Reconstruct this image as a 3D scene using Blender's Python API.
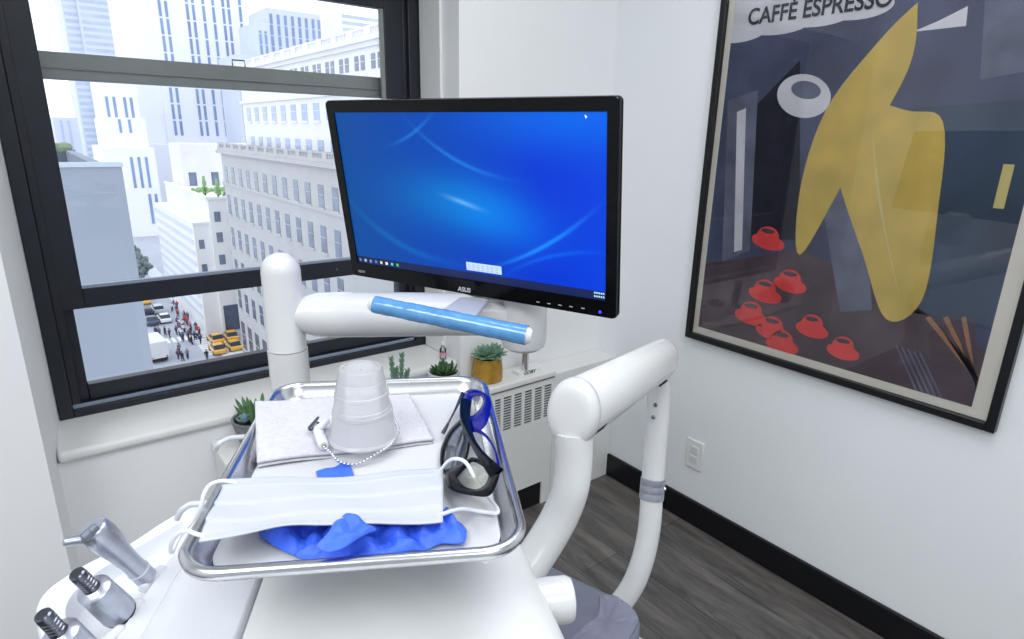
import bpy, bmesh, math, random
from mathutils import Vector as V, Matrix, noise
random.seed(7)
S = bpy.context.scene
for o in list(bpy.data.objects): bpy.data.objects.remove(o)
COL = S.collection
PI = math.pi

# ------------------------------------------------------------------ camera, world, lights, exposure
CAM = V((-1.8, 0.0, 1.4)); FPX = 612.8
def cam_rows(a, b, c):
    ca, sa, cb, sb, cc, sc = math.cos(a), math.sin(a), math.cos(b), math.sin(b), math.cos(c), math.sin(c)
    f = V((sa*cb, ca*cb, -sb)); r = V((ca, -sa, 0)); d = f.cross(r)
    return cc*r + sc*d, -sc*r + cc*d, f
RR, DD, FF = cam_rows(0.665746537, 0.291895510, -0.0219176760)
cd = bpy.data.cameras.new('camera'); cam = bpy.data.objects.new('camera', cd); COL.objects.link(cam)
cam.matrix_world = Matrix(((RR.x, -DD.x, -FF.x, CAM.x), (RR.y, -DD.y, -FF.y, CAM.y), (RR.z, -DD.z, -FF.z, CAM.z), (0, 0, 0, 1)))
cd.sensor_width = 36.0; cd.sensor_fit = 'HORIZONTAL'; cd.lens = 36.0*FPX/1024
cd.clip_start = 0.02; cd.clip_end = 2000
S.camera = cam
wd_ = bpy.data.worlds.new('sky'); S.world = wd_; wd_.use_nodes = True
bg = wd_.node_tree.nodes['Background']; bg.inputs[0].default_value = (0.91, 0.955, 1.0, 1); bg.inputs[1].default_value = 1.75
S.view_settings.view_transform = 'Standard'; S.view_settings.look = 'None'
S.view_settings.exposure = 0.0; S.view_settings.gamma = 1.0; S.view_settings.use_curve_mapping = False
CEIL_W = 22.0
def area(name, loc, sx, sy, power, col):
    l = bpy.data.lights.new(name, 'AREA'); l.shape = 'RECTANGLE'; l.size = sx; l.size_y = sy; l.energy = power; l.color = col
    o = bpy.data.objects.new(name, l); COL.objects.link(o); o.location = loc
    return o
CEIL_SPOTS = ((-0.95, 0.35), (-2.9, 0.0), (-1.7, -1.4))
for cx_, cy_ in CEIL_SPOTS:
    area('ceiling_fill_lamp', (cx_, cy_, 2.565), 1.10, 1.10, CEIL_W*(1.65 if cx_ < -2.5 else 0.92), (0.95, 0.975, 1.0))  # unseen lamps, placed and powered to fill the room with light

# pixel helpers: a pixel of the 1024x639 photograph to a point on a known plane of the place
def ray(p): return RR*((p[0]-512)/FPX) + DD*((p[1]-319.5)/FPX) + FF
def wx(p, X): d = ray(p); return CAM + d*((X-CAM.x)/d.x)
def wy(p, Y): d = ray(p); return CAM + d*((Y-CAM.y)/d.y)
def wz(p, Z): d = ray(p); return CAM + d*((Z-CAM.z)/d.z)
def wd(p, D): return CAM + ray(p)*D

# ------------------------------------------------------------------ materials
def lin(c):
    c = c/255.0
    return c/12.92 if c <= 0.04045 else ((c+0.055)/1.055)**2.4
def rgb(t): return (lin(t[0]), lin(t[1]), lin(t[2]), 1)
MATS = {}
def mat(name, col, rough=0.5, metal=0.0, var=0.03, scale=30.0, bump=0.0, bscale=200.0, coat=0.0, trans=0.0, ior=1.45, sss=0.0, alpha=1.0):
    m = bpy.data.materials.new(name); m.use_nodes = True; nt = m.node_tree; b = nt.nodes['Principled BSDF']
    b.inputs['Roughness'].default_value = rough; b.inputs['Metallic'].default_value = metal
    b.inputs['Coat Weight'].default_value = coat; b.inputs['Coat Roughness'].default_value = 0.05
    b.inputs['Transmission Weight'].default_value = trans; b.inputs['IOR'].default_value = ior
    b.inputs['Alpha'].default_value = alpha
    if sss: b.inputs['Subsurface Weight'].default_value = sss; b.inputs['Subsurface Radius'].default_value = (0.01, 0.01, 0.01)
    c = rgb(col)
    tc = nt.nodes.new('ShaderNodeTexCoord')
    n = nt.nodes.new('ShaderNodeTexNoise'); n.inputs['Scale'].default_value = scale; n.inputs['Detail'].default_value = 3
    nt.links.new(tc.outputs['Object'], n.inputs['Vector'])
    r = nt.nodes.new('ShaderNodeValToRGB')
    r.color_ramp.elements[0].position = 0.3; r.color_ramp.elements[1].position = 0.7
    r.color_ramp.elements[0].color = tuple(min(1, x*(1-var)) for x in c[:3])+(1,)
    r.color_ramp.elements[1].color = tuple(min(1, x*(1+var)) for x in c[:3])+(1,)
    nt.links.new(n.outputs['Fac'], r.inputs['Fac']); nt.links.new(r.outputs['Color'], b.inputs['Base Color'])
    if bump:
        n2 = nt.nodes.new('ShaderNodeTexNoise'); n2.inputs['Scale'].default_value = bscale
        nt.links.new(tc.outputs['Object'], n2.inputs['Vector'])
        bp = nt.nodes.new('ShaderNodeBump'); bp.inputs['Strength'].default_value = bump; bp.inputs['Distance'].default_value = 0.002
        nt.links.new(n2.outputs['Fac'], bp.inputs['Height']); nt.links.new(bp.outputs['Normal'], b.inputs['Normal'])
    MATS[name] = m
    return m
def glass_pane(name, tint=(1, 1, 1), strength=1.0):
    m = bpy.data.materials.new(name); m.use_nodes = True; nt = m.node_tree
    for n in list(nt.nodes): nt.nodes.remove(n)
    out = nt.nodes.new('ShaderNodeOutputMaterial'); mx = nt.nodes.new('ShaderNodeMixShader')
    t = nt.nodes.new('ShaderNodeBsdfTransparent'); t.inputs[0].default_value = (*tint, 1)
    g = nt.nodes.new('ShaderNodeBsdfGlossy'); g.inputs['Roughness'].default_value = 0.0
    fr = nt.nodes.new('ShaderNodeFresnel'); fr.inputs[0].default_value = 1.45
    mu = nt.nodes.new('ShaderNodeMath'); mu.operation = 'MULTIPLY'; mu.inputs[1].default_value = strength
    nt.links.new(fr.outputs[0], mu.inputs[0]); nt.links.new(mu.outputs[0], mx.inputs[0])
    nt.links.new(t.outputs[0], mx.inputs[1]); nt.links.new(g.outputs[0], mx.inputs[2]); nt.links.new(mx.outputs[0], out.inputs[0])
    MATS[name] = m
    return m
def frosted(name):
    m = bpy.data.materials.new(name); m.use_nodes = True; nt = m.node_tree
    for n in list(nt.nodes): nt.nodes.remove(n)
    N = nt.nodes.new; out = N('ShaderNodeOutputMaterial'); L = nt.links
    d = N('ShaderNodeBsdfDiffuse'); d.inputs[0].default_value = (0.97, 0.975, 0.985, 1)
    t = N('ShaderNodeBsdfTranslucent'); t.inputs[0].default_value = (0.99, 0.99, 1.0, 1)
    tr = N('ShaderNodeBsdfTransparent'); gl = N('ShaderNodeBsdfGlossy'); gl.inputs['Roughness'].default_value = 0.25
    a = N('ShaderNodeMixShader'); a.inputs[0].default_value = 0.5; L.new(d.outputs[0], a.inputs[1]); L.new(t.outputs[0], a.inputs[2])
    b = N('ShaderNodeMixShader'); b.inputs[0].default_value = 0.36; L.new(a.outputs[0], b.inputs[1]); L.new(tr.outputs[0], b.inputs[2])
    f = N('ShaderNodeFresnel'); f.inputs[0].default_value = 1.35
    c = N('ShaderNodeMixShader'); L.new(f.outputs[0], c.inputs[0]); L.new(b.outputs[0], c.inputs[1]); L.new(gl.outputs[0], c.inputs[2]); L.new(c.outputs[0], out.inputs[0])
    return m
def emit(name, col, s):
    m = bpy.data.materials.new(name); m.use_nodes = True; nt = m.node_tree; b = nt.nodes['Principled BSDF']
    b.inputs['Base Color'].default_value = rgb(col); b.inputs['Emission Color'].default_value = rgb(col); b.inputs['Emission Strength'].default_value = s
    return m

m_wall = mat('wall_paint', (240, 243, 246), 0.6, var=0.01, scale=4, bump=0.05, bscale=400)
m_wallb = mat('window_wall_paint', (243, 244, 246), 0.6, var=0.01, scale=4, bump=0.05, bscale=300)
m_ceil = mat('ceiling_paint', (240, 240, 238), 0.8, var=0.01)
m_trimw = mat('white_trim', (236, 236, 234), 0.35, var=0.015, scale=8)
m_base = mat('black_baseboard', (12, 13, 18), 0.35, var=0.1)
m_bronze = mat('dark_bronze_frame', (38, 41, 50), 0.38, metal=0.15, var=0.08, scale=20)
m_black = mat('black_gap_shade', (8, 8, 10), 0.7)  # black that stands for shade inside the radiator cover openings
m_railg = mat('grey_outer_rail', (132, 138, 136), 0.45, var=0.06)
m_wglass = glass_pane('window_glass', (0.985, 0.99, 0.995), 1.0)
m_white = mat('white_enamel', (226, 227, 228), 0.25, var=0.01, coat=0.2)
m_whitec = mat('cool_white_plastic', (228, 231, 237), 0.3, var=0.01)
m_offw = mat('off_white_plastic', (222, 224, 224), 0.35, var=0.02)
m_steel = mat('polished_steel', (206, 208, 212), 0.27, metal=1.0, var=0.03, scale=60)
m_chrome = mat('chrome', (220, 222, 226), 0.08, metal=1.0, var=0.01)
m_dksteel = mat('dark_steel', (110, 114, 124), 0.22, metal=1.0, var=0.1, scale=120)
m_alu = mat('satin_aluminium', (176, 180, 192), 0.38, metal=0.85, var=0.04, scale=100)
m_paper = mat('tray_paper', (200, 202, 206), 0.8, var=0.01, bump=0.05)
m_grey = mat('soft_grey_plastic', (204, 207, 212), 0.45, var=0.03)
m_pblack = mat('gloss_black_plastic', (5, 6, 9), 0.12, var=0.1)
m_pblack.node_tree.nodes['Principled BSDF'].inputs['Specular IOR Level'].default_value = 0.25
m_mblack = mat('matt_black_plastic', (14, 15, 18), 0.45)
m_silver = mat('silver_print', (200, 204, 210), 0.4)

# ------------------------------------------------------------------ mesh builder
class G:
    def __init__(s): s.v = []; s.f = []; s.m = []
    def add(s, vs, fs, mi=0):
        b = len(s.v); s.v += [V(p) for p in vs]
        for f in fs: s.f.append([b+i for i in f]); s.m.append(mi)
        return s
    def bb(s, x0, x1, y0, y1, z0, z1, mi=0):
        return s.add([(x0,y0,z0),(x1,y0,z0),(x1,y1,z0),(x0,y1,z0),(x0,y0,z1),(x1,y0,z1),(x1,y1,z1),(x0,y1,z1)],
                     [(3,2,1,0),(4,5,6,7),(0,1,5,4),(1,2,6,5),(2,3,7,6),(3,0,4,7)], mi)
    def hexa(s, lo, hi, mi=0):   # two quads
        return s.add(list(lo)+list(hi), [(3,2,1,0),(4,5,6,7),(0,1,5,4),(1,2,6,5),(2,3,7,6),(3,0,4,7)], mi)
    def loft(s, loops, cap0=True, cap1=True, mi=0, closed=True):
        n = len(loops[0]); vs = [p for l in loops for p in l]; fs = []
        for i in range(len(loops)-1):
            for j in range(n if closed else n-1):
                k = (j+1) % n
                fs.append((i*n+j, i*n+k, (i+1)*n+k, (i+1)*n+j))
        if cap0: fs.append(tuple(range(n))[::-1])
        if cap1: fs.append(tuple((len(loops)-1)*n+j for j in range(n)))
        return s.add(vs, fs, mi)
    def prism(s, poly, z0, z1, mi=0):
        return s.loft([[(p[0],p[1],z0) for p in poly], [(p[0],p[1],z1) for p in poly]], mi=mi)
    def tube(s, path, r, n=16, closed=False, caps=True, mi=0, flat=None, up=None):
        P = [V(p) for p in path]; N = len(P)
        rs = r if isinstance(r, (list, tuple)) else [r]*N
        t0 = (P[1]-P[0]).normalized()
        ref = V(up) if up else (V((0,0,1)) if abs(t0.z) < 0.9 else V((1,0,0)))
        a = (ref - t0*ref.dot(t0)).normalized(); loops = []
        for i in range(N):
            if closed: t = (P[(i+1)%N]-P[i-1]).normalized()
            else: t = (P[min(i+1,N-1)]-P[max(i-1,0)]).normalized()
            a = (a - t*a.dot(t)).normalized(); b = t.cross(a)
            fa = flat if flat else 1.0
            loops.append([P[i] + (a*math.cos(2*PI*k/n)*fa + b*math.sin(2*PI*k/n))*rs[i] for k in range(n)])
        if closed: loops.append(loops[0]); caps = False
        return s.loft(loops, caps, caps, mi)
    def lathe(s, prof, n=32, o=(0,0,0), axis=None, mi=0, caps=True):
        o = V(o); ax = V(axis).normalized() if axis else V((0,0,1))
        a = (V((1,0,0)) if abs(ax.x) < 0.9 else V((0,1,0))); a = (a-ax*a.dot(ax)).normalized(); b = ax.cross(a)
        loops = [[o + ax*z + (a*math.cos(2*PI*k/n)+b*math.sin(2*PI*k/n))*max(r,1e-5) for k in range(n)] for r, z in prof]
        return s.loft(loops, caps, caps, mi)
    def grid(s, fn, nu, nv, mi=0):
        vs = [fn(i/nu, j/nv) for i in range(nu+1) for j in range(nv+1)]
        fs = [(i*(nv+1)+j, (i+1)*(nv+1)+j, (i+1)*(nv+1)+j+1, i*(nv+1)+j+1) for i in range(nu) for j in range(nv)]
        return s.add(vs, fs, mi)
    def ball(s, c, r, nu=10, nv=7, mi=0, sc=(1,1,1)):
        c = V(c); loops = []
        for j in range(nv+1):
            ph = -PI/2+PI*j/nv; loops.append([c+V((r*sc[0]*math.cos(ph)*math.cos(2*PI*k/nu)+1e-6*k, r*sc[1]*math.cos(ph)*math.sin(2*PI*k/nu), r*sc[2]*math.sin(ph))) for k in range(nu)])
        return s.loft(loops, True, True, mi)
    def build(s, name, mats, parent=None, bevel=0.0, seg=2, subsurf=0, solid=0.0, smooth=True, angle=35, local=False, fixn=True):
        me = bpy.data.meshes.new(name)
        vs = s.v
        if parent is not None and not local:
            M = parent.matrix_basis.copy(); q = parent.parent
            while q is not None: M = q.matrix_basis @ M; q = q.parent
            Mi = M.inverted(); vs = [Mi @ p for p in vs]
        me.from_pydata([tuple(p) for p in vs], [], s.f)
        mats = mats if isinstance(mats, (list, tuple)) else [mats]
        for m in mats: me.materials.append(m)
        for p, mi in zip(me.polygons, s.m): p.material_index = mi
        if fixn:
            bm = bmesh.new(); bm.from_mesh(me); bmesh.ops.recalc_face_normals(bm, faces=bm.faces); bm.to_mesh(me); bm.free()
        if smooth:
            for p in me.polygons: p.use_smooth = True
            me.set_sharp_from_angle(angle=math.radians(angle))
        me.validate()
        o = bpy.data.objects.new(name, me); COL.objects.link(o)
        if parent is not None: o.parent = parent
        if solid:
            md = o.modifiers.new('solid', 'SOLIDIFY'); md.thickness = solid; md.offset = 0
        if bevel:
            md = o.modifiers.new('bevel', 'BEVEL'); md.width = bevel; md.segments = seg; md.limit_method = 'ANGLE'; md.angle_limit = math.radians(40)
        if subsurf:
            md = o.modifiers.new('sub', 'SUBSURF'); md.levels = subsurf; md.render_levels = subsurf
        return o
def tag(o, label=None, cat=None, group=None, kind=None):
    if label: o['label'] = label
    if cat: o['category'] = cat
    if group: o['group'] = group
    if kind: o['kind'] = kind
    return o
def thing(name, loc, label, cat, group=None, rot=None):
    o = bpy.data.objects.new(name, None); COL.objects.link(o); o.empty_display_size = 0.05
    M = Matrix.Translation(V(loc))
    if rot is not None: M = M @ (rot.to_4x4() if isinstance(rot, Matrix) else Matrix.Rotation(rot, 4, 'Z'))
    o.matrix_basis = M
    return tag(o, label, cat, group)
def struct(o, label, cat): return tag(o, label, cat, None, 'structure')
def copy_tree(o, parent=None):
    c = o.copy(); COL.objects.link(c); c.parent = parent
    for ch in list(o.children): copy_tree(ch, c)
    return c
def text(name, body, size, material, parent, M, ext=0.0003, align='LEFT', shear=0, bold=0.0):
    cu = bpy.data.curves.new(name, 'FONT'); cu.body = body; cu.size = size; cu.extrude = ext; cu.align_x = align; cu.shear = shear; cu.offset = bold
    t = bpy.data.objects.new(name, cu); COL.objects.link(t)
    dg = bpy.context.evaluated_depsgraph_get(); me = bpy.data.meshes.new_from_object(t.evaluated_get(dg))
    bpy.data.objects.remove(t); me.transform(M)
    me.materials.clear(); me.materials.append(material)
    o = bpy.data.objects.new(name, me); COL.objects.link(o)
    if parent is not None: o.parent = parent
    return o
def text_geo(body, size, bold=0.0):
    cu = bpy.data.curves.new('t', 'FONT'); cu.body = body; cu.size = size; cu.offset = bold
    t = bpy.data.objects.new('t', cu); COL.objects.link(t)
    dg = bpy.context.evaluated_depsgraph_get(); me = bpy.data.meshes.new_from_object(t.evaluated_get(dg)); bpy.data.objects.remove(t)
    return [tuple(v.co) for v in me.vertices], [tuple(p.vertices) for p in me.polygons]
def smoothpath(pts, n=8):
    P = [V(p) for p in pts]; out = []
    for i in range(len(P)-1):
        p0 = P[max(i-1,0)]; p1 = P[i]; p2 = P[i+1]; p3 = P[min(i+2,len(P)-1)]
        for k in range(n):
            t = k/n
            out.append(0.5*((2*p1)+(p2-p0)*t+(2*p0-5*p1+4*p2-p3)*t*t+(3*p1-p0-3*p2+p3)*t**3))
    out.append(P[-1]); return out
def rrect(hx, hy, r, n=8, cx=0, cy=0):
    out = []
    for sx, sy, a0 in ((1,1,0),(-1,1,PI/2),(-1,-1,PI),(1,-1,1.5*PI)):
        for k in range(n+1):
            a = a0+PI/2*k/n
            out.append((cx+sx*(hx-r)+r*math.cos(a), cy+sy*(hy-r)+r*math.sin(a)))
    return out

# ------------------------------------------------------------------ room shell
def wood_floor():
    m = bpy.data.materials.new('dark_vinyl_planks'); m.use_nodes = True; nt = m.node_tree; b = nt.nodes['Principled BSDF']; b.inputs['Roughness'].default_value = 0.42
    tc = nt.nodes.new('ShaderNodeTexCoord'); mp = nt.nodes.new('ShaderNodeMapping'); mp.inputs['Rotation'].default_value = (0, 0, PI/2)
    nt.links.new(tc.outputs['Object'], mp.inputs['Vector'])
    br = nt.nodes.new('ShaderNodeTexBrick'); br.inputs['Scale'].default_value = 1.0; br.inputs['Brick Width'].default_value = 1.2; br.inputs['Row Height'].default_value = 0.18
    br.inputs['Mortar Size'].default_value = 0.0012; br.inputs['Color1'].default_value = rgb((112, 108, 105)); br.inputs['Color2'].default_value = rgb((90, 87, 86)); br.inputs['Mortar'].default_value = rgb((40, 38, 38))
    nt.links.new(mp.outputs[0], br.inputs['Vector'])
    mp2 = nt.nodes.new('ShaderNodeMapping'); mp2.inputs['Scale'].default_value = (14, 2.2, 10); nt.links.new(tc.outputs['Object'], mp2.inputs['Vector'])
    n = nt.nodes.new('ShaderNodeTexNoise'); n.inputs['Scale'].default_value = 1.6; n.inputs['Detail'].default_value = 8; n.inputs['Roughness'].default_value = 0.65; n.inputs['Distortion'].default_value = 0.6
    nt.links.new(mp2.outputs[0], n.inputs['Vector'])
    r = nt.nodes.new('ShaderNodeValToRGB'); r.color_ramp.elements[0].position = 0.35; r.color_ramp.elements[0].color = (0.42, 0.42, 0.43, 1); r.color_ramp.elements[1].position = 0.68; r.color_ramp.elements[1].color = (1.4, 1.37, 1.32, 1)
    nt.links.new(n.outputs['Fac'], r.inputs[0])
    mx = nt.nodes.new('ShaderNodeMix'); mx.data_type = 'RGBA'; mx.blend_type = 'MULTIPLY'; mx.inputs[0].default_value = 1
    nt.links.new(br.outputs['Color'], mx.inputs[6]); nt.links.new(r.outputs[0], mx.inputs[7]); nt.links.new(mx.outputs[2], b.inputs['Base Color'])
    bp = nt.nodes.new('ShaderNodeBump'); bp.inputs['Strength'].default_value = 0.15; bp.inputs['Distance'].default_value = 0.002; nt.links.new(n.outputs['Fac'], bp.inputs['Height']); nt.links.new(bp.outputs[0], b.inputs['Normal'])
    return m
m_floor = wood_floor()
struct(G().bb(-4.2, 0.0, -2.6, 1.72, -0.08, 0).build('floor', m_floor, smooth=False), 'dark grey wood look plank floor of the treatment room', 'floor')
struct(G().bb(-4.3, 0.1, -2.7, 2.15, 2.6, 2.7).build('ceiling', m_ceil, smooth=False), 'plain white ceiling above the treatment room', 'ceiling')
struct(G().bb(0, 0.1, -2.7, 2.15, -0.08, 2.6).build('wall_right', m_wall, smooth=False), 'pale grey white wall that carries the framed poster', 'wall')
struct(G().bb(-4.3, -4.2, -2.7, 2.15, -0.08, 2.6).build('wall_left', m_wall, smooth=False), 'plain wall on the far left side of the room', 'wall')
struct(G().bb(-4.2, 0, -2.7, -2.6, -0.08, 2.6).build('wall_front', m_wall, smooth=False), 'plain wall behind the viewer', 'wall')
XL, XR, YF, YW = -1.862, -0.687, 1.708, 1.95
g = G()
g.prism([(-4.2, 1.58), (XL, 1.58), (-1.83, YW), (-1.83, 2.13), (-4.2, 2.13)], -0.08, 2.6)
g.prism([(XR, YF), (0, YF), (0, 2.13), (XR, 2.13)], -0.08, 2.6)
g.bb(-1.85, XR, 1.737, 2.13, -0.08, 0.602)
g.bb(-1.84, XR, 1.72, 2.13, 1.93, 2.6)
struct(g.build('wall_back', m_wallb, smooth=False), 'white window wall with a left pier and right pilaster', 'wall')
struct(G().bb(-1.846, XR-0.001, 1.722, 1.955, 0.602, 0.632).build('trim_1', m_trimw, bevel=0.012, seg=4), 'white painted window ledge under the dark window frame', 'window ledge')
struct(G().bb(XR-0.012, XR, 1.80, 1.93, 0.632, 1.93).build('trim_2', m_trimw, bevel=0.003), 'white strip added for a shade change in the right window reveal', 'trim')  # strip added where the reveal only changes in shade
struct(G().bb(-0.014, 0, -2.6, 1.595, 0, 0.1).build('baseboard_right', m_base, bevel=0.004), 'black baseboard along the foot of the poster wall', 'baseboard')
# pipe box between the radiator cover and the poster wall
struct(G().bb(-0.338, -0.0, 1.592, 1.708, 0, 0.542).build('trim_3', m_trimw, bevel=0.003), 'white boxed-in panel between radiator cover and poster wall', 'boxed panel')

# ------------------------------------------------------------------ window
win = thing('window_1', (-1.26, YW, 0.632), 'dark bronze sash window overlooking a city avenue', 'window'); struct(win, None, None)
g = G()
z0, z1 = 0.632, 1.93
g.bb(-1.83, -1.796, 1.935, 2.08, z0, z1); g.bb(-1.796, -1.776, 1.95, 2.08, z0, z1)
g.bb(-0.735, XR, 1.935, 2.08, z0, z1); g.bb(-0.748, -0.735, 1.95, 2.08, z0, z1)
g.bb(-1.796, -0.735, 1.935, 2.08, z0, 0.653); g.bb(-1.796, -0.735, 1.952, 2.08, 0.653, 0.664)
g.bb(-1.796, -0.735, 1.935, 2.08, 1.835, z1)
g.build('window_frame', m_bronze, win, bevel=0.002)
g = G()
g.bb(-1.7785, -1.726, 1.953, 1.985, 0.93, 1.833); g.bb(-0.812, -0.747, 1.953, 1.985, 0.93, 1.833)
g.bb(-1.726, -0.812, 1.953, 1.985, 0.93, 0.984); g.bb(-1.726, -0.812, 1.953, 1.985, 1.777, 1.833)
sash = g.build('upper_sash', m_bronze, win, bevel=0.002)
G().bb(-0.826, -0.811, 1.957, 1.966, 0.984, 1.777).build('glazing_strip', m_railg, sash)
G().bb(-1.728, -0.811, 1.967, 1.971, 0.982, 1.779).build('window_glass', m_wglass, sash)
g = G()
g.bb(-1.7785, -1.753, 1.975, 2.0, 0.664, 0.93); g.bb(-0.775, -0.747, 1.975, 2.0, 0.664, 0.93)
g.bb(-1.753, -0.775, 1.968, 2.0, 0.664, 0.709)
lsash = g.build('lower_sash', m_bronze, win, bevel=0.002)
G().bb(-1.755, -0.773, 1.986, 1.99, 0.707, 0.932).build('window_glass', m_wglass, lsash)
rail = G().bb(-1.775, -0.75, 2.02, 2.055, 1.512, 1.577).bb(-1.775, -0.75, 2.014, 2.02, 1.536, 1.541).build('meeting_rail', m_railg, win, bevel=0.002)  # grey rail colour carries outdoor light and haze of the glass
lt = G().tube([(-1.266,2.03,1.577),(-1.266,2.03,1.594),(-1.231,2.03,1.594),(-1.231,2.03,1.577)], 0.0022, 8).build('sash_latch', m_dksteel, rail)
m_ledge = mat('ledge_sky_sheen', (150, 164, 184), 0.35, metal=0.4)  # pale strips carry the sky reflection on the rail and sill ledges
G().bb(-1.726, -0.812, 1.9535, 1.9665, 0.984, 0.9925).build('rail_sheen_strip', m_ledge, sash)
G().bb(-1.796, -0.736, 1.9495, 1.9525, 0.6535, 0.6645).build('sill_sheen_strip', m_ledge, win)
# screw heads of the sash
G().lathe([(0.004,0),(0.004,0.002),(0.002,0.003)], 10, (-1.02, 1.953, 0.957), (0,-1,0)).build('screw', m_dksteel, sash)

# ------------------------------------------------------------------ radiator cover
rad = thing('radiator_cover', (-0.92, 1.65, 0), 'white radiator cover with slotted grille under the window', 'radiator cover')
g = G()
x0, x1 = -1.50, -0.341
g.bb(x0, x1, 1.592, 1.706, 0.10, 0.374); g.bb(x0, x1, 1.592, 1.706, 0.506, 0.528)
g.bb(x0, -0.66, 1.592, 1.706, 0.374, 0.506)
cols = [(-0.652,-0.632),(-0.617,-0.590),(-0.579,-0.543),(-0.530,-0.494),(-0.482,-0.446),(-0.434,-0.398),(-0.387,-0.351)]
prev = -0.66
for a, b in cols: g.bb(prev, a, 1.592, 1.706, 0.374, 0.506); prev = b
g.bb(prev, x1, 1.592, 1.706, 0.374, 0.506)
g.bb(x0, x0+0.1, 1.592, 1.706, 0, 0.10); g.bb(-0.385, x1, 1.592, 1.706, 0, 0.10)
g.bb(x0, XR-0.002, 1.7055, 1.735, 0, 0.5365)
g.build('body', m_trimw, rad, smooth=False)
for a, b in cols:
    gg = G(); n = 12
    for k in range(n):
        zz = 0.379+0.123*(k+0.5)/n; gg.bb(a-0.001, b+0.001, 1.5925, 1.5945, zz-0.0021, zz+0.0021)
    gg.bb(a-0.001, b+0.001, 1.5975, 1.600, 0.374, 0.506, 1)  # black backing puts the shade inside the slots into colour
    gg.build('grille', [m_offw, m_black], rad, smooth=False)
G().bb(x0+0.1, -0.386, 1.597, 1.602, 0.0, 0.0995).build('toe_shade_sheet', m_black, rad, smooth=False)  # black sheet closes the toe opening in place of its shade
G().bb(x0, x1, 1.596, 1.706, 0.528, 0.536).build('shadow_gap', mat('gap_brown', (120, 108, 92), 0.8), rad, smooth=False)
G().bb(x0-0.005, x1+0.004, 1.582, 1.706, 0.536, 0.560).bb(x0-0.005, XR-0.002, 1.7055, 1.735, 0.5365, 0.5598).build('top_panel', m_trimw, rad, bevel=0.006, seg=3)
RT = 0.560

# ------------------------------------------------------------------ wall outlet
out = thing('wall_outlet', (-0.003, 1.176, 0.28), 'white duplex wall outlet below the framed poster', 'outlet')
G().bb(-0.006, 0, 1.140, 1.212, 0.2245, 0.3395).build('cover_plate', m_trimw, out, bevel=0.003)
for zc in (0.3015, 0.2625):
    s_ = G().bb(-0.0085, -0.006, 1.160, 1.192, zc-0.014, zc+0.014).build('socket', m_offw, out, bevel=0.003)
    G().bb(-0.0089, -0.0084, 1.168, 1.170, zc-0.004, zc+0.006).bb(-0.0089, -0.0084, 1.182, 1.184, zc-0.004, zc+0.006).bb(-0.0089, -0.0084, 1.174, 1.178, zc-0.010, zc-0.006).build('slot', m_grey, s_, smooth=False)

# ------------------------------------------------------------------ framed poster
Y0, Y1, Z0, Z1 = 0.3406, 1.258, 0.724, 2.06
pos = thing('framed_poster', (0, (Y0+Y1)/2, Z0), 'large framed coffee poster in black frame behind glass', 'poster')
g = G(); fw = 0.021; xf = -0.026
for a, b, c, d in ((Y0, Y0+fw, Z0, Z1), (Y1-fw, Y1, Z0, Z1), (Y0+fw, Y1-fw, Z0, Z0+fw), (Y0+fw, Y1-fw, Z1-fw, Z1)):
    g.bb(xf, 0, a, b, c, d)
g.build('frame', m_base, pos, bevel=0.002)
G().bb(-0.010, -0.004, Y0+0.01, Y1-0.01, Z0+0.01, Z1-0.01).build('paper_border', mat('cream_paper', (250, 245, 232), 0.8, var=0.02, scale=5), pos, smooth=False)
PY0, PY1, PZ0, PZ1 = 0.400, 1.216, 0.770, 2.005
def pp(p, l=0): q = wx(p, -0.0105-0.0004*l); return (-0.0105-0.0004*l, min(max(q.y,PY0),PY1), min(max(q.z,PZ0),PZ1))
ink = [mat('ink_navy', (80, 88, 116), 0.6, var=0.4, scale=5), mat('ink_mustard', (222, 194, 100), 0.6, var=0.14, scale=9), mat('ink_red', (244, 78, 78), 0.6, var=0.08, scale=20),
       mat('ink_cream', (232, 232, 238), 0.6, var=0.12, scale=10), mat('ink_black', (30, 32, 50), 0.6, var=0.3), mat('ink_slate', (112, 118, 140), 0.6, var=0.3, scale=12),
       mat('ink_tan', (176, 128, 98), 0.6, var=0.2, scale=18), mat('ink_gold', (226, 212, 140), 0.6), mat('ink_brown', (92, 76, 86), 0.6, var=0.35, scale=10), mat('ink_teal', (64, 82, 104), 0.6, var=0.3, scale=5)]
pr = G()
pr.add([(-0.0102,PY0,PZ0),(-0.0102,PY1,PZ0),(-0.0102,PY1,PZ1),(-0.0102,PY0,PZ1)], [(0,1,2,3)], 0)
def blob(pts, mi, l=1, n=6):
    c = [pp(q, l) for q in pts]; sp = smoothpath(c+[c[0]], n)[:-1] if n > 1 else [V(q) for q in c]
    pr.add(sp, [tuple(range(len(sp)))], mi)
def oval(c, rx, ry, mi, l=1, rot=0.0, n=28):
    cr, sr = math.cos(rot), math.sin(rot)
    pts = [pp((c[0]+rx*math.cos(2*PI*k/n)*cr-ry*math.sin(2*PI*k/n)*sr, c[1]+rx*math.cos(2*PI*k/n)*sr+ry*math.sin(2*PI*k/n)*cr), l) for k in range(n)]
    pr.add(pts, [tuple(range(n))], mi)
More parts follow.
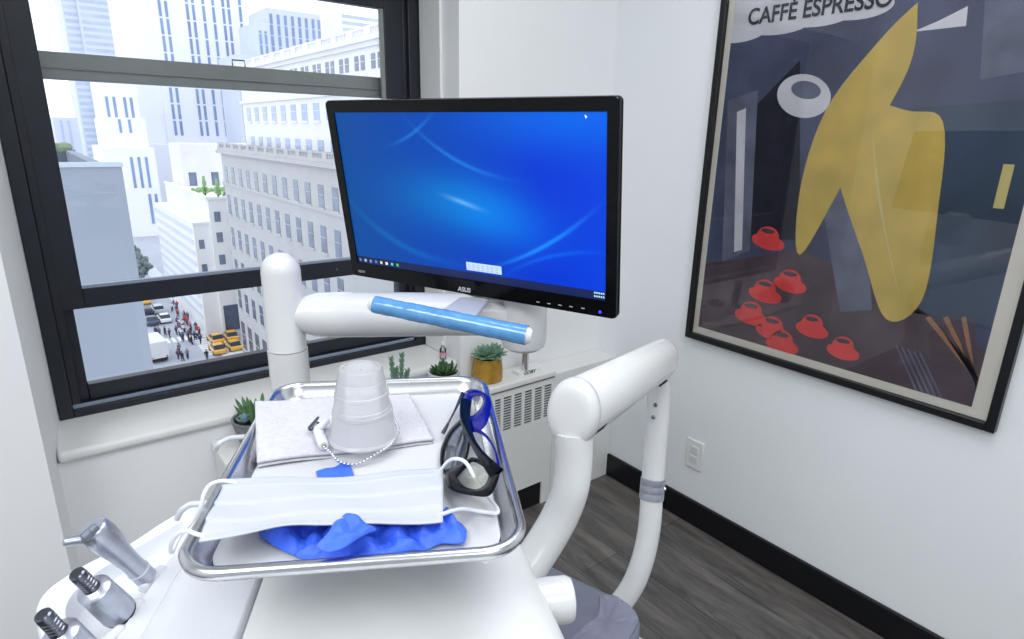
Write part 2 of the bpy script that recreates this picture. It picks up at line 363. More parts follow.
# a plain abstract stand-in: colour fields, discs and leaf shapes
blob([(690,330),(700,262),(800,250),(905,300),(988,352),(975,412),(830,380)], 8, 1, 1)
blob([(905,108),(1024,100),(1024,200),(990,330),(900,310)], 9, 1, 1)
blob([(742,120),(800,60),(800,240),(742,240)], 4, 1, 1)
blob([(728,100),(758,90),(750,250),(722,262)], 5, 2, 1)
blob([(737,112),(746,108),(742,250),(734,252)], 3, 3, 1)
blob([(820,190),(862,175),(872,310),(840,312)], 5, 2, 1)
blob([(918,2),(908,70),(850,170),(800,255),(800,190),(826,110),(880,40)], 1, 4)
blob([(846,92),(905,110),(943,122),(938,210),(922,300),(886,319),(863,255),(836,165)], 1, 5)
blob([(872,130),(878,200),(900,300),(884,220)], 7, 6)
oval((804,96), 27, 22, 3, 4, 0.1); oval((806,90), 15, 9, 5, 5, 0.15)
for c in ((768,236),(790,279),(765,289),(751,311),(772,326),(812,324),(843,346),(782,340)):
    oval((c[0], c[1]+6), 17, 7.5, 2, 4, 0.3)
    oval(c, 11, 9.5, 2, 5, 0.2); oval((c[0], c[1]-5), 7, 2.4, 8, 6, 0.2)
for i in range(6):
    blob([(925+i*9,318),(930+i*9,316),(985,378+i*2),(982,384+i*2)], 6 if i % 2 == 0 else 8, 4, 1)
blob([(936,22),(968,6),(966,26),(912,32)], 3, 3, 1)
blob([(985,0),(1024,-20),(1024,72),(980,80)], 5, 3, 1)
for k, (a, b) in enumerate((((735,28),34),((775,20),40),((815,12),42),((855,5),40),((760,4),34))): oval(a, b, 15, 3, 2+k*0.2, -0.1)
for k in range(5): blob([(895+k*6,345+k*2),(897+k*6,345+k*2),(916+k*6,400+k*3),(913+k*6,400+k*3)], 5, 4, 1)
def wall_text(body, size, pix, mi, l, bold=0.0, sx=1.0):
    x = -0.0105-0.0004*l; q = wx(pix, x)
    vs, fs = text_geo(body, size, bold)
    pr.add([(x, q.y-a*sx, q.z+b) for a, b, c in vs], fs, mi)
wall_text('CAFF\u00c8 ESPRESSO', 0.062, (747, 25), 4, 9, 0.0012, 0.88)
wall_text('I', 0.135, (990, 206), 7, 7, 0.004)
pr.build('print', ink, pos, smooth=False, fixn=False)
G().bb(-0.0185, -0.0165, Y0+0.02, Y1-0.02, Z0+0.02, Z1-0.02).build('glass_pane', glass_pane('picture_glass', (0.99,0.99,0.995), 0.8), pos, smooth=False)

# ------------------------------------------------------------------ monitor
MR = Matrix(((0.3709, 0.9196, -0.1296), (-0.9287, 0.3677, -0.0487), (0.0029, 0.1384, 0.9904)))
MC = V((-1.2251, 0.8796, 1.2888))
mon = thing('monitor', MC, 'black wide computer monitor with a blue desktop picture', 'monitor', rot=MR)
MI = (Matrix.Translation(MC) @ MR.to_4x4()).inverted()
def ml(p, y=0.0):  # pixel -> monitor local on its front plane
    n = MR @ V((0,1,0)); d = ray(p); c = MC + n*y; t = (c-CAM).dot(n)/d.dot(n); return MI @ (CAM+d*t)
W2, H2 = 0.2815, 0.1665
s00, s10, s11, s01 = ml((357,259.8)), ml((606,305.3)), ml((606.2,112.2)), ml((333.3,112.2))
sx0, sx1 = (s00.x+s01.x)/2, (s10.x+s11.x)/2; sz0, sz1 = (s00.z+s10.z)/2, (s01.z+s11.z)/2
g = G()
def slab(g, lo, hi, y0, y1, r=0.008): 
    P = rrect((hi[0]-lo[0])/2, (hi[1]-lo[1])/2, r, 5, (lo[0]+hi[0])/2, (lo[1]+hi[1])/2)
    g.loft([[(a, y0, b) for a, b in P], [(a, y1, b) for a, b in P]])
P = rrect(W2, H2, 0.008, 6); Pi = rrect((sx1-sx0)/2, (sz1-sz0)/2, 0.0005, 6, (sx0+sx1)/2, (sz0+sz1)/2)
g.loft([[(a,0.013,b) for a,b in P], [(a,0.003,b) for a,b in P], [(a*0.996,0.0,b*0.994) for a,b in P], [(a,0.0,b) for a,b in Pi], [(a,0.004,b) for a,b in Pi]], True, False)
g.build('bezel', m_pblack, mon, local=True)
g = G(); Q1 = rrect(W2-0.014, H2-0.012, 0.02, 6); Q2 = rrect(W2-0.07, H2-0.05, 0.04, 6)
g.loft([[(a,0.0125,b) for a,b in Q1], [(a,0.026,b) for a,b in Q1], [(a,0.052,b) for a,b in Q2]])
g.build('back_housing', m_mblack, mon, local=True)
def screen_mat():
    m = bpy.data.materials.new('desktop_picture'); m.use_nodes = True; nt = m.node_tree; b = nt.nodes['Principled BSDF']; L = nt.links
    N = nt.nodes.new
    b.inputs['Base Color'].default_value = (0.003, 0.003, 0.006, 1); b.inputs['Roughness'].default_value = 0.4; b.inputs['Specular IOR Level'].default_value = 0.15
    tc = N('ShaderNodeTexCoord'); sp = N('ShaderNodeSeparateXYZ'); L.new(tc.outputs['Object'], sp.inputs[0])
    def mth(op, a, c=None):
        n = N('ShaderNodeMath'); n.operation = op
        for i, q in enumerate((a, c)):
            if q is None: continue
            if isinstance(q, (int, float)): n.inputs[i].default_value = q
            else: L.new(q, n.inputs[i])
        return n.outputs[0]
    X, Z = sp.outputs[0], sp.outputs[2]
    def gauss(cx, cz, wx_, wz_, rot=0.0):
        dx, dz = mth('SUBTRACT', X, cx), mth('SUBTRACT', Z, cz); c, s = math.cos(rot), math.sin(rot)
        a = mth('DIVIDE', mth('ADD', mth('MULTIPLY', dx, c), mth('MULTIPLY', dz, s)), wx_); d = mth('DIVIDE', mth('SUBTRACT', mth('MULTIPLY', dz, c), mth('MULTIPLY', dx, s)), wz_)
        return mth('EXPONENT', mth('MULTIPLY', mth('ADD', mth('MULTIPLY', a, a), mth('MULTIPLY', d, d)), -1))
    def arc(cx, cz, r, w, mx, mz, mw):
        dx, dz = mth('SUBTRACT', X, cx), mth('SUBTRACT', Z, cz)
        d = mth('DIVIDE', mth('SUBTRACT', mth('SQRT', mth('ADD', mth('MULTIPLY', dx, dx), mth('MULTIPLY', dz, dz))), r), w)
        return mth('MULTIPLY', mth('EXPONENT', mth('MULTIPLY', mth('MULTIPLY', d, d), -1)), gauss(mx, mz, mw, mw))
    def circ(p1, p2, p3):
        (ax,ay),(bx,by),(cx,cy) = p1,p2,p3; d = 2*(ax*(by-cy)+bx*(cy-ay)+cx*(ay-by))
        ux = ((ax*ax+ay*ay)*(by-cy)+(bx*bx+by*by)*(cy-ay)+(cx*cx+cy*cy)*(ay-by))/d; uy = ((ax*ax+ay*ay)*(cx-bx)+(bx*bx+by*by)*(ax-cx)+(cx*cx+cy*cy)*(bx-ax))/d
        return ux, uy, math.hypot(ax-ux, ay-uy)
    def arcpx(a, b_, c, w, ctr, mw):
        q = [ml(t) for t in (a, b_, c)]; cx, cz, r = circ(*[(t.x, t.z) for t in q]); k = ml(ctr); return arc(cx, cz, r, w, k.x, k.z, mw)
    cpos = ml((462,203)); c2 = ml((488,215)); c3 = ml((440,200)); tr = ml((560,115))
    parts = [(gauss(c2.x, c2.z, 0.10, 0.045, -0.2), (0.0, 0.13, 0.20)), (gauss(c3.x, c3.z, 0.12, 0.05, 0.0), (0.0, 0.07, 0.08)), (gauss(tr.x, tr.z, 0.16, 0.05, 0), (0.0, 0.09, 0.14)),
             (gauss(cpos.x, cpos.z, 0.030, 0.004, -0.25), (0.12, 0.22, 0.22)),
             (arcpx((415,130),(470,168),(600,172), 0.0032, (455,160), 0.08), (0.01, 0.12, 0.20)),
             (arcpx((390,145),(418,128),(430,115), 0.003, (410,132), 0.045), (0.01, 0.10, 0.16)),
             (arcpx((500,265),(555,240),(605,200), 0.0035, (545,250), 0.08), (0.01, 0.20, 0.32)),
             (arcpx((510,272),(550,257),(605,254), 0.0035, (550,258), 0.08), (0.0, 0.06, 0.14)),
             (arcpx((352,205),(400,245),(470,265), 0.006, (400,240), 0.11), (0.0, 0.06, 0.09))]
    # base gradient left to right
    f = mth('DIVIDE', mth('SUBTRACT', X, sx0), sx1-sx0)
    rp = N('ShaderNodeValToRGB'); L.new(f, rp.inputs[0])
    rp.color_ramp.elements[0].color = rgb((6, 78, 158)); rp.color_ramp.elements[1].color = rgb((0, 66, 226))
    e = rp.color_ramp.elements.new(0.45); e.color = rgb((0, 68, 186)); e = rp.color_ramp.elements.new(0.8); e.color = rgb((0, 54, 216))
    cur = rp.outputs[0]
    for fac, c in parts:
        vm = N('ShaderNodeVectorMath'); vm.operation = 'SCALE'; vm.inputs[0].default_value = c; L.new(fac, vm.inputs['Scale'])
        ad = N('ShaderNodeVectorMath'); ad.operation = 'ADD'; L.new(cur, ad.inputs[0]); L.new(vm.outputs[0], ad.inputs[1]); cur = ad.outputs[0]
    L.new(cur, b.inputs['Emission Color']); b.inputs['Emission Strength'].default_value = 1.0
    return m
scr = G().add([(sx0,0.003,sz0),(sx1,0.003,sz0),(sx1,0.003,sz1),(sx0,0.003,sz1)], [(0,1,2,3)]).build('screen', screen_mat(), mon, local=True, smooth=False, fixn=False)
G().add([(sx0,0.0025,sz0),(sx1,0.0025,sz0),(sx1,0.0025,sz0+0.0145),(sx0,0.0025,sz0+0.0145)], [(0,1,2,3)]).build('taskbar', emit('taskbar_blue', (4, 20, 62), 1.0), scr, local=True, smooth=False, fixn=False)
icols = [(90,110,140),(150,160,180),(120,130,150),(60,110,190),(200,190,120),(205,208,210),(60,180,200),(70,170,70)]
for i, c in enumerate(icols):
    x = sx0+0.008+0.0135*i; zc = sz0+0.0072
    g = G(); g.add([(x-0.0028,0.002,zc-0.0028),(x+0.0028,0.002,zc-0.0028),(x+0.0028,0.002,zc+0.0028),(x-0.0028,0.002,zc+0.0028)], [(0,1,2,3)])
    g.build('taskbar_icon', emit('icon_colour', c, 0.8), scr, local=True, smooth=False, fixn=False)
g = G()
for k in range(2):
    for j in range(5): 
        x = sx1-0.020+0.0038*j; zc = sz0+0.0042+0.0058*k; g.add([(x,0.002,zc),(x+0.0026,0.002,zc),(x+0.0026,0.002,zc+0.003),(x,0.002,zc+0.003)], [(0,1,2,3)])
g.build('taskbar_clock', emit('clock_white', (150,190,210), 0.9), scr, local=True, smooth=False, fixn=False)
q0, q1 = ml((466,268.5)), ml((500.5,264.5))
g = G().add([(q0.x,0.002,q0.z-0.003),(q1.x,0.002,q0.z-0.003),(q1.x,0.002,q0.z+0.012),(q0.x,0.002,q0.z+0.012)], [(0,1,2,3)])
for k in range(7): 
    x = q0.x+0.003+k*(q1.x-q0.x-0.006)/7
    for j in range(3): 
        zc = q0.z-0.001+j*0.004; g.add([(x,0.0016,zc),(x+0.006,0.0016,zc),(x+0.006,0.0016,zc+0.002),(x,0.0016,zc+0.002)], [(0,1,2,3)], 1)
g.build('desktop_toolbar', [emit('toolbar_white', (170,188,206), 0.8), emit('toolbar_grey', (140,160,185), 0.9)], scr, local=True, smooth=False, fixn=False)
q = ml((584,114.5)); G().add([(q.x,0.002,q.z),(q.x+0.004,0.002,q.z-0.003),(q.x+0.0015,0.002,q.z-0.006)], [(0,1,2)]).build('mouse_pointer', emit('pointer_white', (220,230,235), 0.9), scr, local=True, smooth=False, fixn=False)
TX = Matrix(((1,0,0,0),(0,0,-1,0),(0,1,0,0),(0,0,0,1)))
q = ml((458,290.5)); text('logo_lettering', 'ASUS', 0.0120, m_silver, mon, Matrix.Translation((q.x,-0.0004,q.z)) @ TX, 0.0002, bold=0.0003, shear=0.15)
q = ml((358.5,272)); text('port_lettering', 'HDMI', 0.0072, m_silver, mon, Matrix.Translation((q.x,-0.0004,q.z)) @ TX, 0.0001)
q = ml((600,312)); G().lathe([(0.0024,0),(0.0024,0.0008),(0.0012,0.0012)], 12, (q.x,0,q.z), (0,-1,0)).build('power_light', emit('led_blue', (50,50,255), 2.5), mon, local=True)
for px in (538,549,560,571,583):
    q = ml((px, 302+(px-538)*0.14)); G().bb(q.x-0.003,q.x+0.003,-0.0006,0.0004,q.z-0.0006,q.z+0.0006).build('button_mark', m_grey, mon, local=True, smooth=False)

# ------------------------------------------------------------------ monitor post with arm
pc = wd((286,330), 1.05)
post = thing('monitor_post', (pc.x, pc.y, 0), 'white round post with sideways arm under the monitor', 'monitor arm')
zt = wd((281,252), 1.05).z+0.006
PRAD = 0.0318
zs = wd((290,350), 1.05).z
g = G(); g.lathe([(PRAD*1.02,zs+0.0)]+[(PRAD,zs+0.002),(PRAD,zt-PRAD)]+[(PRAD*math.cos(a*PI/16),zt-PRAD+PRAD*math.sin(a*PI/16)) for a in range(1,9)], 40, (pc.x,pc.y,0))
g.build('pivot_sleeve', m_white, post)
G().lathe([(PRAD*1.05,0.02),(PRAD*1.05,zs-0.0018)], 40, (pc.x,pc.y,0)).build('column', m_white, post)
G().lathe([(0.12,0),(0.12,0.012),(0.10,0.02),(PRAD*1.05,0.022)], 40, (pc.x,pc.y,0)).build('base_plate', m_offw, post)
a0 = V((pc.x, pc.y, wd((300,312),1.06).z)); a1 = wd((527,314), 1.15)
d = (a1-a0)
path = [a0 + d*t for t in (0.0,0.05,0.085,0.12,0.2,0.5,1.0)]
G().tube(path, [0.024,0.027,0.033,0.0375,0.0395,0.0395,0.0395], 40).build('arm', m_white, post)
k1 = wd((523,349), 1.15)
kz0 = k1.z-0.0; kz1 = kz0+0.13; kr = 0.043
G().lathe([(kr*0.3,kz0),(kr*0.7,kz0+0.002),(kr*0.92,kz0+0.009),(kr,kz0+0.022),(kr,kz1-0.01),(kr*0.8,kz1)], 40, (k1.x,k1.y,0)).build('knuckle', m_white, post)
# bracket under the monitor out to the blue handle
h0, h1 = wd((370,303.5), 0.95), wd((532,336.5), 0.90)
ha = (h1-h0).normalized()
hm = wd((445,319), 0.93)
t0, t1 = wd((463,297),1.12), wd((489,301),1.09); b0, b1 = wd((440,313),0.935), wd((472,322),0.92)
up = V((0,0,0.004))
G().hexa([b0-up,b1-up,t1-up,t0-up],[b0+up,b1+up,t1+up,t0+up]).build('bracket', m_grey, post, bevel=0.002)
c = (t0+t1)/2
G().hexa([t0-up,t1-up,V((k1.x+0.02,k1.y-0.01,t1.z-0.004)),V((k1.x-0.03,k1.y+0.01,t0.z-0.004))],[t0+up,t1+up,V((k1.x+0.02,k1.y-0.01,t1.z+0.004)),V((k1.x-0.03,k1.y+0.01,t0.z+0.004))]).build('mount_plate', m_grey, post, bevel=0.002)
# handle
m_blue = mat('blue_barrier_film', (96, 158, 214), 0.16, var=0.14, scale=45, coat=0.6, bump=0.25, bscale=60)
hd = thing('grip_handle', hm, 'slanting grip handle wrapped in blue film below the monitor', 'handle')
L = (h1-h0).length
G().tube([h0, h0+ha*0.004, h0+ha*0.010, h1-ha*0.012, h1-ha*0.004, h1], [0.009,0.0115,0.0125,0.0138,0.012,0.009], 24).build('grip', m_whitec, hd)
pts = []; rs = []
for k in range(41):
    t = k/40; pts.append(h0+ha*(0.008+(L-0.016)*t)); rs.append(0.0133+0.0013*t+0.0003*math.sin(k*2.1)+0.0003*math.sin(k*0.7))
G().tube(pts, rs, 28, caps=False).build('film_sleeve', m_blue, hd)

# ------------------------------------------------------------------ plants on the radiator cover
m_leaf = mat('leaf_green', (92, 128, 84), 0.5, var=0.25, scale=60)
m_leafb = mat('leaf_blue_green', (116, 152, 128), 0.5, var=0.2, scale=60)
m_leafd = mat('leaf_dark_green', (62, 100, 58), 0.45, var=0.3, scale=60)
m_soil = mat('soil', (60, 50, 40), 0.95, var=0.3, scale=200)
def leaf(g, o, d, L, w, th=0.25, curl=0.3, mi=0):
    d = V(d).normalized(); up = V((0,0,1)); side = d.cross(up)
    side = side.normalized() if side.length > 1e-3 else V((1,0,0))
    nrm = side.cross(d)
    loops = []
    for t, s in ((0,0.35),(0.2,0.7),(0.45,1.0),(0.7,0.9),(0.88,0.5),(1.0,0.08)):
        c = V(o)+d*L*t+nrm*curl*L*t*t*0.5
        loops.append([c+side*w*s*math.cos(a*PI/4)+nrm*w*th*s*math.sin(a*PI/4) for a in range(8)])
    g.loft(loops, mi=mi)
def pot(name, base, r0, r1, h, m, label, group=None, ribs=0):
    t = thing(name, base, label, 'potted plant', group)
    g = G(); n = 40
    def ring(r, z): return [V(base)+V((r*(1+0.03*math.cos(ribs*2*PI*k/n) if ribs else r*0+r)*math.cos(2*PI*k/n) if ribs else r*math.cos(2*PI*k/n), r*math.sin(2*PI*k/n)*(1+0.03*math.cos(ribs*2*PI*k/n) if ribs else 1), z)) for k in range(n)]
    g.loft([ring(r0*0.9,0), ring(r0,0.004), ring((r0+r1)/2*(1.06 if ribs else 1.0),h*0.5), ring(r1,h), ring(r1*0.9,h), ring(r1*0.86,h*0.86)], True, False)
    g.build('pot', m, t)
    G().lathe([(r1*0.88,h*0.80),(r1*0.6,h*0.86),(0.001,h*0.88)], 24, base).build('soil', m_soil, t)
    return t
rnd = random.Random(3)
# gold pot
b = wz((487,379), RT); b = V((b.x, min(b.y,1.66), RT))
dep = (b-CAM).dot(FF); sc = dep/FPX
t = pot('succulent_plant', b, 15*sc, 13.5*sc, 24*sc, mat('gold_glaze', (176, 136, 50), 0.35, metal=0.2, var=0.2, scale=40), 'succulent in ribbed gold pot at the right end of radiator top', ribs=12)
g = G()
for (ox, oz, s) in ((-5,4,1.0),(7,7,0.9),(2,2,0.8)):
    o = b+V((ox*sc*0.8, 0, 24*sc+oz*sc*0.4)) - V((0,0.01,0))
    for ring_, el, n_ in ((0,1.3,5),(1,0.85,8),(2,0.3,9),(3,-0.15,8)):
        for k in range(n_):
            az = 2*PI*k/n_+ring_*0.4+rnd.random()*0.3; e_ = el+rnd.uniform(-.15,.15)
            leaf(g, o, (math.cos(az)*math.cos(e_), math.sin(az)*math.cos(e_), math.sin(e_)), (11+2*ring_*0.9)*sc*s, 3.1*sc*s, 0.35, 0.4)
g.build('foliage', m_leafb, t)
# white bowl
b = wy((444,386), 1.652); b = V((b.x, 1.652, RT)); dep = (b-CAM).dot(FF); sc = dep/FPX
t = pot('succulent_plant', b, 11*sc, 16*sc, max((wy((444,371),1.652).z-RT), 0.02), m_offw, 'low succulent in white bowl beside the gold pot')
g = G(); o = V((b.x, b.y, wy((444,372),1.652).z))
for k in range(26):
    az = rnd.random()*2*PI; e_ = rnd.uniform(0.25,1.2); rr = rnd.random()*9*sc
    leaf(g, o+V((math.cos(az)*rr, math.sin(az)*rr, -0.004)), (math.cos(az)*math.cos(e_), math.sin(az)*math.cos(e_), math.sin(e_)), rnd.uniform(8,12)*sc, 2.6*sc, 0.4, 0.5)
g.build('foliage', m_leafd, t)
# upright sprigs
b = wy((398,392), 1.652); b = V((b.x, 1.652, RT)); dep = (b-CAM).dot(FF); sc = dep/FPX
t = pot('succulent_plant', b, 10*sc, 13*sc, 0.045, m_grey, 'upright green succulent sprigs behind the clear plastic cup')
g = G()
for (px, py, lean) in ((391,357,-0.05),(402,353,0.0),(408,370,0.15),(396,368,-0.1)):
    tip = wy((px,py), 1.652); base = V((tip.x*0.6+b.x*0.4, 1.652, RT+0.04))
    g.tube([base, (base+tip)/2, tip], 1.2*sc, 8)
    n_ = 11
    for k in range(n_):
        for q in range(3):
            az = q*2*PI/3+k*0.9; c = base.lerp(tip, 0.25+0.75*k/n_)
            leaf(g, c, (math.cos(az)*0.8, math.sin(az)*0.8, 0.75), 4.6*sc, 1.3*sc, 0.5, 0.2)
g.build('foliage', m_leafb, t)
# grey pot left
b = wy((258,444), 1.655); b = V((b.x, 1.655, RT)); dep = (b-CAM).dot(FF); sc = dep/FPX
ph = wy((258,416),1.655).z-RT
t = pot('succulent_plant', b, 16*sc, 22*sc, ph, mat('grey_stone_pot', (128, 132, 134), 0.7, var=0.15, scale=60), 'green succulent in grey stone pot left of the tray')
g = G(); g2 = G(); o = b+V((0,0,ph*0.95))
for k in range(34):
    az = rnd.random()*2*PI; rr = rnd.random()*13*sc; e_ = rnd.uniform(0.5,1.4)
    leaf(g, o+V((math.cos(az)*rr, math.sin(az)*rr, 0)), (math.cos(az)*math.cos(e_), math.sin(az)*math.cos(e_), math.sin(e_)), rnd.uniform(12,22)*sc, 2.4*sc, 0.5, 0.3)
for k in range(18):
    az = k*2.4; e_ = 0.3+0.05*k
    leaf(g2, o+V((-12*sc, -6*sc, 1*sc)), (math.cos(az)*math.cos(e_), math.sin(az)*math.cos(e_), math.sin(e_)), 9*sc, 3.0*sc, 0.35, 0.4)
g.build('foliage', m_leaf, t); tag(g2.build('rosette', mat('rosette_blue', (120,150,160), 0.5, var=0.25), t), 'blue grey rosette at the pot rim')
# clear bottle on the ledge
b = V((wy((443,352),1.76).x, 1.76, 0.632)); m_clear = glass_pane('clear_plastic', (0.93,0.94,0.95), 2.0)
t = thing('small_bottle', b, 'small clear bottle with a pink tag on window ledge', 'bottle')
G().lathe([(0.011,0),(0.012,0.003),(0.012,0.038),(0.005,0.048),(0.005,0.060)], 20, b).build('bottle_body', m_clear, t)
G().lathe([(0.0062,0.055),(0.0062,0.066)], 16, b).build('cap', m_trimw, t)
G().lathe([(0.0125,0.016),(0.0125,0.027)], 20, b, caps=False).build('bottle_tag', mat('pink_tag', (214,150,160), 0.6), t)
# toothbrush display stand
b = wz((528,372.5), RT); b.y = min(b.y, 1.66); dep = (b-CAM).dot(FF); sc = dep/FPX
t = thing('toothbrush_stand', b, 'chrome stemmed toothbrush stand on clear base near gold pot', 'toothbrush stand')
g = G().bb(b.x-14*sc, b.x+14*sc, b.y-0.012, b.y+0.03, RT, RT+0.012)
vs, fs = text_geo('GOBY', 0.020, 0.0006); g.add([(b.x-0.028+a, b.y-0.0124, RT-0.001+c) for a, c, _ in vs], fs, 1)
g.build('base', [m_trimw, m_mblack], t, smooth=False)
G().lathe([(3.6*sc,0.012),(3.6*sc,0.10)], 20, b+V((-3*sc,0.005,0))).build('stem', m_chrome, t)
G().lathe([(3.6*sc,0.10),(5.5*sc,0.11),(5.5*sc,0.15),(3*sc,0.157)], 20, b+V((-3*sc,0.005,0))).build('brush_head', m_trimw, t)

# ------------------------------------------------------------------ instrument tray
TC = V((-1.582, 0.485, 1.095)); TA = math.atan2(-0.494, 0.869)
TU, TV = V((math.cos(TA), math.sin(TA), 0)), V((-math.sin(TA), math.cos(TA), 0))
def tloc(u, v, z): return TC*1 + TU*u + TV*v + V((0,0,z))
tray = thing('instrument_tray', TC, 'shallow stainless steel tray with rolled rim holding dental supplies', 'tray', rot=TA)
HX, HY, RC_ = 0.1235, 0.1660, 0.036
g = G(); loops = []
for off, z in ((0.034,0.0),(0.028,0.0008),(0.020,0.004),(0.012,0.009),(0.006,0.0135),(0.0005,0.0165),(-0.0005,0.021),(0.0015,0.0238),(0.0045,0.0246),(0.0075,0.0235),(0.009,0.020),(0.0130,0.010),(0.021,0.0045),(0.030,0.0022)):
    loops.append([(a, b, z) for a, b in rrect(HX-off, HY-off, max(RC_-off, 0.01), 10)])
g.loft(loops); g.build('tray_body', m_steel, tray, local=True, angle=60)
for sx in (-1, 1):
    a_ = [(sx*(HX-0.040),-HY+0.0035,0.016),(sx*(HX-0.026),-HY+0.0055,0.016),(sx*(HX-0.033),-HY+0.007,0.0085)]
    g = G(); g.add(a_+[(p[0],p[1]+0.004,p[2]) for p in a_], [(0,1,2),(3,4,5),(0,1,4,3),(1,2,5,4),(2,0,3,5)])
    g.build('corner_fold', m_steel, tray, local=True, smooth=False)
lin_ = G(); lin_.loft([[(a,b,z) for a,b in rrect(HX-0.0180, HY-0.0175, 0.026, 10)] for z in (0.0070,0.0076)])
paper = lin_.build('tray_paper', m_paper); paper.matrix_basis = tray.matrix_basis @ Matrix.Identity(4)
tag(paper, 'white paper sheet lining the bottom of steel tray', 'tray paper')
ZL = TC.z+0.0078

# napkin (folded bib)
m_nap = mat('grey_bib_paper', (204, 203, 211), 0.9, var=0.05, scale=180, bump=0.8, bscale=320)
nA, nB, nC, nD = wz((257,463), ZL+0.006), wz((434,440), ZL+0.004), wz((409,394), ZL+0.008), wz((255,402), ZL+0.024)
def napf(u, v, lift=0.0):
    p = nA.lerp(nB, u).lerp(nD.lerp(nC, u), v)
    p.z = p.z + lift + 0.0012*math.sin(u*9+v*3) + 0.0016*math.sin(v*PI) + 0.00012*math.sin(v*90) 
    return p
g = G(); g.grid(lambda u, v: napf(u, v, 0.0), 40, 40)
nap = G().grid(lambda u, v: napf(u, v), 50, 50).build('folded_bib', m_nap, solid=0.0025)
tag(nap, 'folded grey paper bib lying under the plastic cup', 'paper bib')
G().grid(lambda u, v: napf(u*0.995+0.003, v*0.99, -0.004), 30, 30).build('lower_layer', m_nap, nap, solid=0.0015)
# cup
cb = wz((364,436), ZL+0.012); CB = V((cb.x, cb.y, ZL+0.0115))
dep = (CB-CAM).dot(FF); sc = dep/FPX
dt = (CB+V((0,0,0.07))-CAM).dot(FF)
m_cup = frosted('frosted_plastic')
cup = thing('plastic_cup', CB, 'frosted clear plastic cup standing upside down on bib', 'cup')
Hc = 0.073; r0, r1 = 0.0322, 0.0220
prof = [(r0+0.0016,0.0),(r0+0.0022,0.0015),(r0+0.0012,0.003),(r0,0.0042)]
def rc(z): return r0+(r1-r0)*z/Hc
for z, dr in ((0.012,0),(0.027,0),(0.0275,0.0006),(0.0305,0.0006),(0.031,0),(0.034,0),(0.0345,-0.0006),(0.045,-0.0006),(0.0455,0.0003),(0.0485,0.0003),(0.049,-0.0009),(0.060,-0.0009),(0.0605,-0.0014),(0.0712,-0.0016),(0.0726,-0.0022),(0.073,-0.0034)):
    prof.append((rc(z)+dr, z))
prof += [(0.0165,0.0728),(0.0160,0.0708),(0.001,0.0704)]
G().lathe(prof, 56, CB, caps=False).build('cup_wall', m_cup, cup, angle=24)
# bib clip with ball chain
clip = thing('bib_clip', wz((320,438), ZL+0.012), 'bib clip with white sleeves and silver ball chain round the cup', 'bib clip')
zc = ZL+0.014
a, b = wz((315,424), zc+0.002), wz((324,446), zc)
G().tube([a, a.lerp(b,0.1), a.lerp(b,0.9), b], [0.0032,0.0046,0.0049,0.0042], 20).build('sleeve', m_whitec, clip)
G().lathe([(0.0020,-0.0005),(0.0020,0.0012)], 12, b, b-a).build('sleeve_end', mat('brass', (190,160,90), 0.3, metal=1), clip)
a2, b2 = wz((328,420), zc+0.006), wz((318,429), zc+0.006)
G().tube([a2, a2.lerp(b2,0.1), a2.lerp(b2,0.9), b2], [0.0024,0.0034,0.0034,0.0028], 18).build('sleeve', m_whitec, clip)
j = wz((314,427), zc+0.006)
e1, e2 = wz((309.5,431), zc+0.002), wz((319,423), zc+0.006)
dj = (e2-e1).normalized(); sj = V((-dj.y, dj.x, 0)); 
G().hexa([e1-sj*0.003, e2-sj*0.0018, e2+sj*0.0018, e1+sj*0.003], [p+V((0,0,0.0012)) for p in (e1-sj*0.003, e2-sj*0.0018, e2+sj*0.0018, e1+sj*0.003)]).hexa([e1-sj*0.003+V((0,0,0.002)), e2-sj*0.0016+V((0,0,0.006)), e2+sj*0.0016+V((0,0,0.006)), e1+sj*0.003+V((0,0,0.002))], [p for p in (e1-sj*0.003+V((0,0,0.0032)), e2-sj*0.0016+V((0,0,0.0072)), e2+sj*0.0016+V((0,0,0.0072)), e1+sj*0.003+V((0,0,0.0032)))]).build('clip_jaw', m_dksteel, clip, bevel=0.0004)
s0_ = wz((316,418), zc+0.012)
G().tube([wz((317,425),zc+0.006), wz((316,419),zc+0.008)], 0.0011, 8).build('pin', m_chrome, clip)
ch = smoothpath([wz(p, ZL+h) for p, h in (((324,447),0.014),((331,453),0.0125),((337,460),0.0105),((346,464),0.0045),((358,464),0.0035),((368,459),0.0065),((378,453),0.0120),((389,446),0.0130),((396,437),0.0135),((398,429),0.0140),((394,420),0.0145))], 30)
g = G(); acc = 0; last = ch[0]; g.ball(ch[0], 0.0015, 8, 6); nb = 0
for p in ch[1:]:
    acc += (p-last).length; last = p
    if acc >= 0.0034: g.ball(p, 0.0015, 8, 6); acc = 0
g.tube(ch, 0.0004, 6)
g.build('ball_chain', m_chrome, clip)

